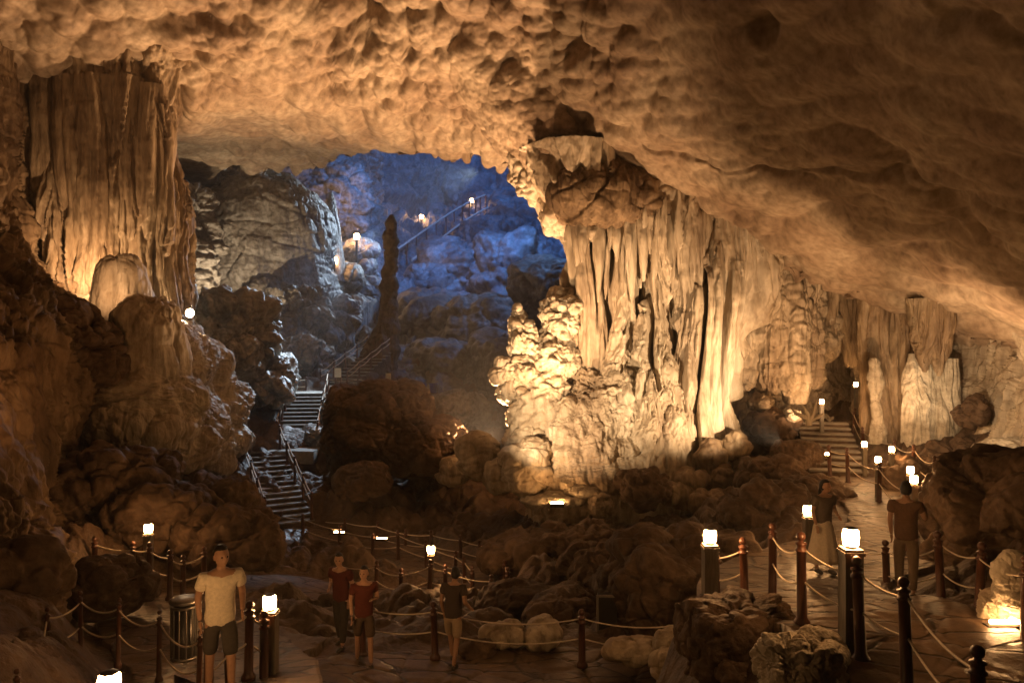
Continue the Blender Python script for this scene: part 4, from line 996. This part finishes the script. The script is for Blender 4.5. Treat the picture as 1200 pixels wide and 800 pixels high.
for i, px in enumerate((495, 508)):
    x, y, z = [float(v) for v in P(px, 449, 38.3)]; h = .46
    T = empty('blue_bin', (x, y, z - h), ['left blue plastic bin on the ledge below the blue slope', 'right blue plastic bin on the ledge below the blue slope'][i], 'bin', 'blue bins on the ledge'); T['_o'] = [x, y, z - h]
    O = np.array([x, y, z - h], F32)
    V1, F1_ = lathe([(0, 0), (.17, 0), (.2, h * .7), (.215, h * .92), (.2, h * .92), (.17, .03), (0, .03)], 18); put('body', V1 + O, F1_, M['blue'], T)
    V1, F1_ = lathe([(.2, h * .93), (.235, h * .93), (.235, h), (.2, h), (.2, h * .93)], 18); put('rim', V1 + O, F1_, M['blue'], T)
rocks([((500, 476, 38.6), (1.2, .9, .65), 'flat topped rock ledge under the two blue bins', 'grey', .08, 1.2, 711, .1, .4, 6)], 'rock', 'rock')
for px, py, d, w_, h_, l_ in ((396, 436, 37.5, .32, .5, 'pale sign board on the platform right of the upper stairs'), (455, 440, 38, .26, .42, 'pale sign board at the foot of the slender stalagmite')):
    x, y, z = [float(v) for v in P(px, py, d)]
    T = empty('sign_board', (x, y, z - h_), l_, 'sign', 'pale sign boards'); T['_o'] = [x, y, z - h_]
    put('board', *box(x - w_ / 2, x + w_ / 2, y - .02, y + .02, z - .25, z + h_ - .3), M['board'], T, False)
    put('leg', *box(x - w_ / 2, x - w_ / 2 + .05, y + .022, y + .06, z - .75, z + .1), M['wood'], T, False)
    put('leg', *box(x + w_ / 2 - .05, x + w_ / 2, y + .022, y + .06, z - .75, z + .1), M['wood'], T, False)
# small dark gate frame behind the lone post
x, y, z = [float(v) for v in P(703, 745, 14.4)]
T = empty('metal_cabinet', (x, y, z), 'dark metal cabinet frame standing behind the lone short post', 'cabinet'); T['_o'] = [x, y, z]
x0, x1, z0, z1 = x - .02, x + .32, z - .35, z + .72
put('frame', *join([box(x0 - .04, x0, y, y + .05, z0, z1), box(x0 - .04, x1 + .03, y, y + .05, z1 + .002, z1 + .04)]), M['greypost'], T, False)
put('door', *box(x0 + .002, x1, y + .02, y + .3, z0, z1 - .002), M['metal'], T, False)
# ================================================================== people
M['skin'] = plain('warm skin', (.42, .24, .15), .55, .4, 0, .08, 20)
M['hair'] = plain('black hair', (.015, .012, .01), .5, .4, 0, .3, 60, (1, 1, .3))
M['eye'] = plain('eye', (.03, .02, .015), .25, .5)
def cloth(name, c): return plain(name, c, .85, .2, 0, .12, 30)
def skin_mesh(vs, es, rs, sub=2, root=0):
    me = bpy.data.meshes.new('tmp'); me.from_pydata([tuple(v) for v in vs], es, []); o = bpy.data.objects.new('tmp', me); col.objects.link(o)
    md = o.modifiers.new('s', 'SKIN'); md.use_smooth_shade = True
    for i, r_ in enumerate(rs):
        sv = me.skin_vertices[0].data[i]; sv.radius = r_ if isinstance(r_, tuple) else (r_, r_); sv.use_root = (i == root)
    m2 = o.modifiers.new('b', 'SUBSURF'); m2.levels = sub; m2.render_levels = sub
    dg = bpy.context.evaluated_depsgraph_get(); ev = o.evaluated_get(dg); m_ = ev.to_mesh()
    m_.calc_loop_triangles()
    V = np.array([v.co[:] for v in m_.vertices], F32)
    Fc = np.array([t_.vertices[:] for t_ in m_.loop_triangles], np.int32)
    ev.to_mesh_clear(); bpy.data.objects.remove(o); bpy.data.meshes.remove(me)
    return V, Fc

def tri(f):
    V, F_ = f
    if F_.shape[1] == 4: F_ = np.concatenate([F_[:, [0, 1, 2]], F_[:, [0, 2, 3]]])
    return V, F_
def chain(pts, rs, sub=1):
    return skin_mesh(pts, [(i, i + 1) for i in range(len(pts) - 1)], rs, sub)

def head(c, yaw=0, s=1.0):
    """head about .23 m tall, facing -Y, eyes at half height"""
    V, F_ = ico(5); V = V.copy()
    x, y, z = V[:, 0].copy(), V[:, 1].copy(), V[:, 2].copy()
    low = sstep(.1, -1, z)
    V[:, 0] = x * (.076 - .022 * low); V[:, 1] = y * .096 + .004; V[:, 2] = z * .118
    V[:, 1] -= .012 * low * (y < 0)
    f = y < 0
    g = lambda cx, cz, sx, sz: np.exp(-((x - cx) / sx) ** 2 - ((z - cz) / sz) ** 2) * f
    V[:, 1] -= .022 * g(0, -.12, .14, .2) + .008 * g(0, -.42, .25, .07) + .012 * g(0, -.8, .3, .15) + .006 * g(0, .2, .6, .08)
    V[:, 1] += .012 * g(.36, .04, .16, .1) + .012 * g(-.36, .04, .16, .1) + .006 * g(0, -.5, .28, .04)
    P_ = [(V, F_)]
    for sx in (-1, 1):
        e, ef = ico(3); e = e * np.array([.009, .018, .03], F32) + np.array([sx * .076, .008, -.008], F32); P_.append((e, ef))
    V, F_ = join(P_); ca, sa = math.cos(yaw), math.sin(yaw)
    Mz = np.array([[ca, -sa, 0], [sa, ca, 0], [0, 0, 1]], F32)
    ey, hf = [], []
    for sx in (-1, 1):
        e, ef = ico(2); ey.append((e * .0095 + np.array([sx * .03, -.079, .004], F32), ef))
    ey = join(ey)
    h, hfc = ico(5); h = h.copy(); k = (h[:, 1] < .15) & (h[:, 2] < .35)
    front = sstep(.3, -.3, h[:, 1]) * sstep(.75, .35, h[:, 2])
    sc_ = 1.0 - .2 * front
    h = h * np.array([.083, .104, .124], F32) * sc_[:, None] * (1 - .12 * sstep(-.45, -.8, h[:, 2]))[:, None] + np.array([0, .01, .006], F32)
    h = h + (.004 * noise(h, 45, 3))[:, None] * h / .1
    T_ = lambda q: ((q[0] * s) @ Mz.T + np.array(c, F32), q[1])
    return T_((V, F_)), T_(ey), T_((h, hfc))

def hand(w, fdir, side, out):
    """palm, four fingers and a thumb growing from wrist w along fdir"""
    fdir = np.array(fdir, float); fdir /= np.linalg.norm(fdir); out = np.array(out, float); out /= np.linalg.norm(out)
    n_ = np.cross(fdir, out)
    w = np.array(w, float); parts = []
    palm = chain([w, w + fdir * .045, w + fdir * .085], [(.022, .024), (.017, .036), (.015, .036)])
    parts.append(palm)
    for i, (o_, L_) in enumerate(((-.028, .062), (-.01, .074), (.01, .07), (.028, .055))):
        b = w + fdir * .07 + out * o_
        bend = n_ * side
        parts.append(chain([b, b + fdir * .03, b + fdir * (.03 + L_ * .45) + bend * .008, b + fdir * (.02 + L_ * .8) + bend * .026], [.0095, .0092, .0085, .007]))
    b = w + fdir * .02 - out * .025
    parts.append(chain([b, b - out * .022 + fdir * .022, b - out * .03 + fdir * .05 + n_ * side * .008], [.012, .0105, .008]))
    return parts

def person(loc, rz, label, H=1.7, shirt=(.6, .5, .36), legs=(.08, .07, .06), short=True, armL=None, armR=None, yaw=0, longsleeve=False, skirt=False, hat=None, long_hair=False, lean=0.0, step=.06, shoes=(.06, .05, .04)):
    s = H / 1.7
    T = empty('person', loc, label, 'person', rz=rz)
    def J(x, y, z): return (x, y - lean * max(0, z - .9), z)
    # joints
    hipL, hipR = J(.09, 0, .87), J(-.09, 0, .87)
    kL, kR = (.1, -.02 - step * .5, .48), (-.1, -.02 + step * .4, .48)
    aL, aR = (.1, -step, .09), (-.1, step, .09)
    armL = armL or [(.215, .03, 1.14), (.2, -.05, .9)]; armR = armR or [(-.22, .02, 1.14), (-.215, -.08, .91)]
    shL, shR = J(.175, 0, 1.38), J(-.175, 0, 1.38)
    vs = [J(0, 0, .94), J(0, 0, 1.1), J(0, 0, 1.28), J(0, 0, 1.39), J(0, .0, 1.46), J(0, -.01, 1.53), hipL, kL, aL, hipR, kR, aR, shL, armL[0], armL[1], shR, armR[0], armR[1]]
    es = [(0, 1), (1, 2), (2, 3), (3, 4), (4, 5), (0, 6), (6, 7), (7, 8), (0, 9), (9, 10), (10, 11), (3, 12), (12, 13), (13, 14), (3, 15), (15, 16), (16, 17)]
    rs = [(.13, .1), (.125, .095), (.15, .11), (.1, .08), (.05, .05), (.048, .05), .085, .052, .036, .085, .052, .036, .055, .04, .026, .055, .04, .026]
    body = [skin_mesh(vs, es, rs, 2)]
    hd, ey, hr = head(J(0, -.015, 1.6), yaw)
    body.append(tri(hd))
    for A, sd in ((armL, 1), (armR, -1)):
        fd = np.array(A[1]) - np.array(A[0]); fd /= np.linalg.norm(fd)
        body += [tri(q) for q in hand(np.array(A[1]), fd, sd, (0, 1, 0) if abs(fd[1]) < .9 else (0, 0, 1))]
    for a_ in (aL, aR):
        body.append(chain([a_, (a_[0], a_[1] - .03, .045), (a_[0], a_[1] - .15, .03)], [.036, .036, .028]))
    V, F_ = join(body); me = mesh_np('body', V * s, F_); link('body', me, M['skin'], T)
    link('eyes', mesh_np('eyes', ey[0] * s, ey[1]), M['eye'], T)
    link('hair', mesh_np('hair', hr[0] * s, hr[1]), M['hair'], T)
    if long_hair:
        q = chain([J(0, .05, 1.64), J(0, .085, 1.5), J(0, .1, 1.36)], [(.07, .06), (.08, .04), (.05, .025)]); link('hair', mesh_np('hair', q[0] * s, q[1]), M['hair'], T)
    # shirt
    mid = lambda a, b, k: tuple(np.array(a) * (1 - k) + np.array(b) * k)
    k = .98 if longsleeve else .62
    lo = .8 if not skirt else .9
    sv = [J(0, 0, lo), J(0, 0, .98), J(0, 0, 1.12), J(0, 0, 1.28), J(0, 0, 1.4), shL, mid(shL, armL[0], k), shR, mid(shR, armR[0], k)]
    se = [(0, 1), (1, 2), (2, 3), (3, 4), (4, 5), (5, 6), (4, 7), (7, 8)]
    srr = [(.185, .14), (.175, .13), (.165, .125), (.18, .135), (.115, .1), .078, .07, .078, .07]
    if longsleeve:
        sv += [mid(armL[0], armL[1], .9), mid(armR[0], armR[1], .9)]; se += [(6, 9), (8, 10)]; srr += [.045, .045]
    q = skin_mesh(sv, se, srr, 2)
    w_ = q[0] + (.013 * noise(q[0], (11, 11, 5), 8) + .006 * noise(q[0], (25, 25, 12), 9))[:, None] * np.array([1, 1, 0], F32)
    link('shirt', mesh_np('shirt', w_ * s, q[1]), cloth('shirt cloth', shirt), T)
    if skirt:
        Vs, Fs = lathe([(.14, 1.0), (.19, .85), (.24, .6), (.29, .35), (.31, .22), (.29, .22), (.2, .8), (.12, .98)], 40)
        a_ = np.arctan2(Vs[:, 1], Vs[:, 0]); Vs[:, :2] *= (1 + .07 * np.sin(a_ * 9) * sstep(.9, .3, Vs[:, 2]))[:, None] * np.array([1, .8], F32)
        link('skirt', mesh_np('skirt', Vs * s, Fs), cloth('skirt cloth', legs), T)
    else:
        e = .72 if short else 1.0
        end = lambda h_, k_, a_: [k_ if not short else mid(h_, k_, .95)] + ([mid(k_, a_, .9)] if not short else [])
        tv = [J(0, 0, 1.0), J(0, 0, .9), hipL] + end(hipL, kL, aL) + [hipR] + end(hipR, kR, aR)
        n_ = len(end(hipL, kL, aL))
        te = [(0, 1), (1, 2)] + [(2 + i, 3 + i) for i in range(n_)] + [(1, 3 + n_)] + [(3 + n_ + i, 4 + n_ + i) for i in range(n_)]
        lr = [.085] if short else [.075, .06]
        q = skin_mesh(tv, te, [(.15, .115), (.155, .12), .105] + lr + [.105] + lr, 2)
        link('trousers', mesh_np('trousers', q[0] * s, q[1]), cloth('trouser cloth', legs), T)
    for a_ in (aL, aR):
        q = chain([(a_[0], a_[1] + .045, .05), (a_[0], a_[1] - .03, .05), (a_[0], a_[1] - .1, .04), (a_[0], a_[1] - .17, .035)], [.042, .046, .045, .032]); 
        q[0][:, 2] = np.maximum(q[0][:, 2], 0.0)
        link('shoe', mesh_np('shoe', q[0] * s, q[1]), cloth('shoe', shoes), T)
    return T

person((-3.25, 8.55, -4.0), .5, 'person in a loose cream shirt standing behind the stout posts at the left', 1.74, (.78, .68, .52), (.07, .06, .05), yaw=.3,
       armL=[(.24, .03, 1.14), (.2, -.2, 1.02)], armR=[(-.22, .05, 1.14), (-.2, .02, .9)], lean=.12, step=.14)
person((-2.42, 12.55, -5.3), .3, 'bare legged visitor in a dark red shirt left of the centre lamp', 1.62, (.1, .025, .015), (.09, .06, .04), yaw=-.5, step=.16, armL=[(.23, 0, 1.15), (.12, -.22, 1.2)])
person((-2.95, 13.3, -5.3), -.4, 'visitor in dark red shirt and long trousers leftmost of the three on the lower path', 1.64, (.09, .022, .015), (.05, .04, .03), short=False, yaw=.4, lean=.1, armR=[(-.24, .02, 1.15), (-.12, -.2, 1.12)], step=.12)
person((-.98, 12.75, -5.38), 2.8, 'visitor in pale shorts seen from behind right of the centre lamp', 1.6, (.07, .05, .04), (.38, .28, .18), yaw=.6, step=.2, lean=.12, armR=[(-.25, .05, 1.16), (-.26, -.16, 1.0)])
person((5.35, 13.2, -3.98), .3, 'visitor in a long pale skirt standing behind the large right lantern', 1.6, (.12, .09, .07), (.6, .5, .38), skirt=True, long_hair=True, yaw=.5, lean=.06, armL=[(.24, 0, 1.15), (.16, -.2, 1.08)])
person((5.95, 11.6, -3.85), 2.6, 'visitor in a long sleeved brown top raising a bare forearm on the right path', 1.72, (.13, .07, .04), (.2, .14, .09), short=False, armR=[(-.26, -.02, 1.18), (-.24, -.24, 1.28)], step=.14)

# ================================================================== lights
def spot(loc, aim, power, color, angle=90, blend=.8, r=.25, name='spot'):
    l = bpy.data.lights.new(name, 'SPOT'); l.energy = power; l.color = color; l.spot_size = R(angle); l.spot_blend = blend; l.shadow_soft_size = r
    o = bpy.data.objects.new(name, l); col.objects.link(o); o.location = [float(v) for v in loc]
    o.rotation_euler = (Vector([float(v) for v in aim]) - Vector([float(v) for v in loc])).to_track_quat('-Z', 'Y').to_euler(); return o
def point(loc, power, color, r=.1, name='point'):
    l = bpy.data.lights.new(name, 'POINT'); l.energy = power; l.color = color; l.shadow_soft_size = r
    o = bpy.data.objects.new(name, l); col.objects.link(o); o.location = [float(v) for v in loc]; return o
W1 = (1, .58, .29); W2 = (1, .69, .40); W3 = (1, .45, .17); BL = (.11, .31, 1.0); CW = (.62, .8, 1.0)
# uplights on the main column
spot(P(650, 515, 24.6), P(610, 160, 29), 4600, W1, 100, r=.08)
spot(P(915, 520, 22.5), P(765, 410, 28.5), 3600, W2, 76, r=.08)
spot(P(590, 528, 22.5), P(712, 430, 29), 2700, W2, 78, r=.08)
# ceiling wash
spot(P(440, 512, 33.0), P(300, 30, 22), 9500, W1, 80, r=.1)
spot(P(578, 535, 29.8), P(440, 100, 26), 13500, W1, 105, r=.1)
spot(P(935, 510, 22.0), P(880, 270, 28), 1900, W1, 80, r=.1)
spot(P(1100, 495, 20.5), P(1160, 345, 22), 800, W1, 90, r=.1)
spot(P(300, 440, 37), P(280, 180, 39), 1700, (1, .76, .5), 120, r=.12)
spot(P(275, 430, 36), P(300, 290, 46), 3800, (1, .76, .5), 80, r=.12)
# left column
spot(P(93, 338, 24.6), P(118, 240, 28), 620, W1, 140, r=.08)
spot(P(116, 338, 22.4), P(140, 335, 24.6), 150, W1, 90, r=.05)
spot(P(60, 560, 14), P(20, 200, 22), 300, W3, 80)
# right wall
spot(P(1040, 500, 23), P(985, 390, 31), 450, W1, 75, r=.08)
spot(P(223, 369, 26.7), P(215, 430, 24), 420, W2, 150, r=.1)
spot(P(1092, 505, 22.8), P(1090, 450, 25.2), 200, W2, 60, r=.06)
point(P(1022, 505, 24.6), 16, W2)
spot(P(1085, 478, 19.0), P(1175, 430, 23.5), 800, W2, 90, r=.08)
spot(P(955, 500, 26), P(915, 420, 29.5), 420, W1, 90, r=.08)
# far chamber
spot(P(600, -60, 72), P(560, 230, 90), 24000, BL, 120, r=1)
spot(P(575, 70, 46), P(560, 280, 66), 24000, BL, 110, r=.6)
spot(P(760, 130, 46), P(530, 390, 52), 8000, (.2, .44, 1), 80, r=.6)
spot(P(560, 200, 58), P(330, 280, 46), 14000, CW, 60, r=.3)
spot(P(400, 330, 38.5), P(355, 470, 34.5), 4200, CW, 66, r=.15)
spot(P(445, 270, 44), P(275, 395, 33.5), 6500, CW, 46, r=.2)
point(P(384, 262, 53.5), 650, W1)
# world: faint warm fill added to stand in for bounced light
w = bpy.data.worlds.new('World'); sc.world = w; w.use_nodes = True
bg = w.node_tree.nodes['Background']; bg.inputs['Color'].default_value = (1, .55, .28, 1); bg.inputs['Strength'].default_value = .004

# the damp air of the cave: one closed box round everything
hz = bpy.data.materials.new('damp air'); hz.use_nodes = True; nt = hz.node_tree; nt.nodes.clear()
pv = nt.nodes.new('ShaderNodeVolumePrincipled'); ou = nt.nodes.new('ShaderNodeOutputMaterial'); nt.links.new(pv.outputs[0], ou.inputs['Volume'])
pv.inputs['Color'].default_value = (.9, .9, .92, 1); pv.inputs['Density'].default_value = .0016; pv.inputs['Anisotropy'].default_value = .3
Vh, Fh = box(-75, 75, -6, 125, -13, 75)
o = put('haze', Vh, Fh, hz, smooth=False, origin=(0, 50, 0)); tag(o, kind='stuff')

# ================================================================== camera, view
cam = bpy.data.cameras.new('camera'); co = bpy.data.objects.new('camera', cam); col.objects.link(co); sc.camera = co
co.location = (0, 0, 0); co.rotation_euler = (R(90), 0, 0); cam.lens = 27; cam.sensor_width = 36; cam.clip_end = 600; cam.clip_start = .05
sc.view_settings.view_transform = 'Standard'; sc.view_settings.look = 'None'; sc.view_settings.gamma = 1; sc.view_settings.exposure = 0
sc.render.engine = 'CYCLES'
cy = sc.cycles
cy.use_denoising = True; cy.denoiser = 'OPENIMAGEDENOISE'; cy.max_bounces = 4; cy.diffuse_bounces = 1; cy.glossy_bounces = 2; cy.transmission_bounces = 2
cy.sample_clamp_indirect = 4; cy.caustics_reflective = False; cy.caustics_refractive = False; cy.use_light_tree = True; cy.use_adaptive_sampling = True; cy.adaptive_threshold = .05
for o in list(col.objects):
    if '_o' in o: del o['_o']
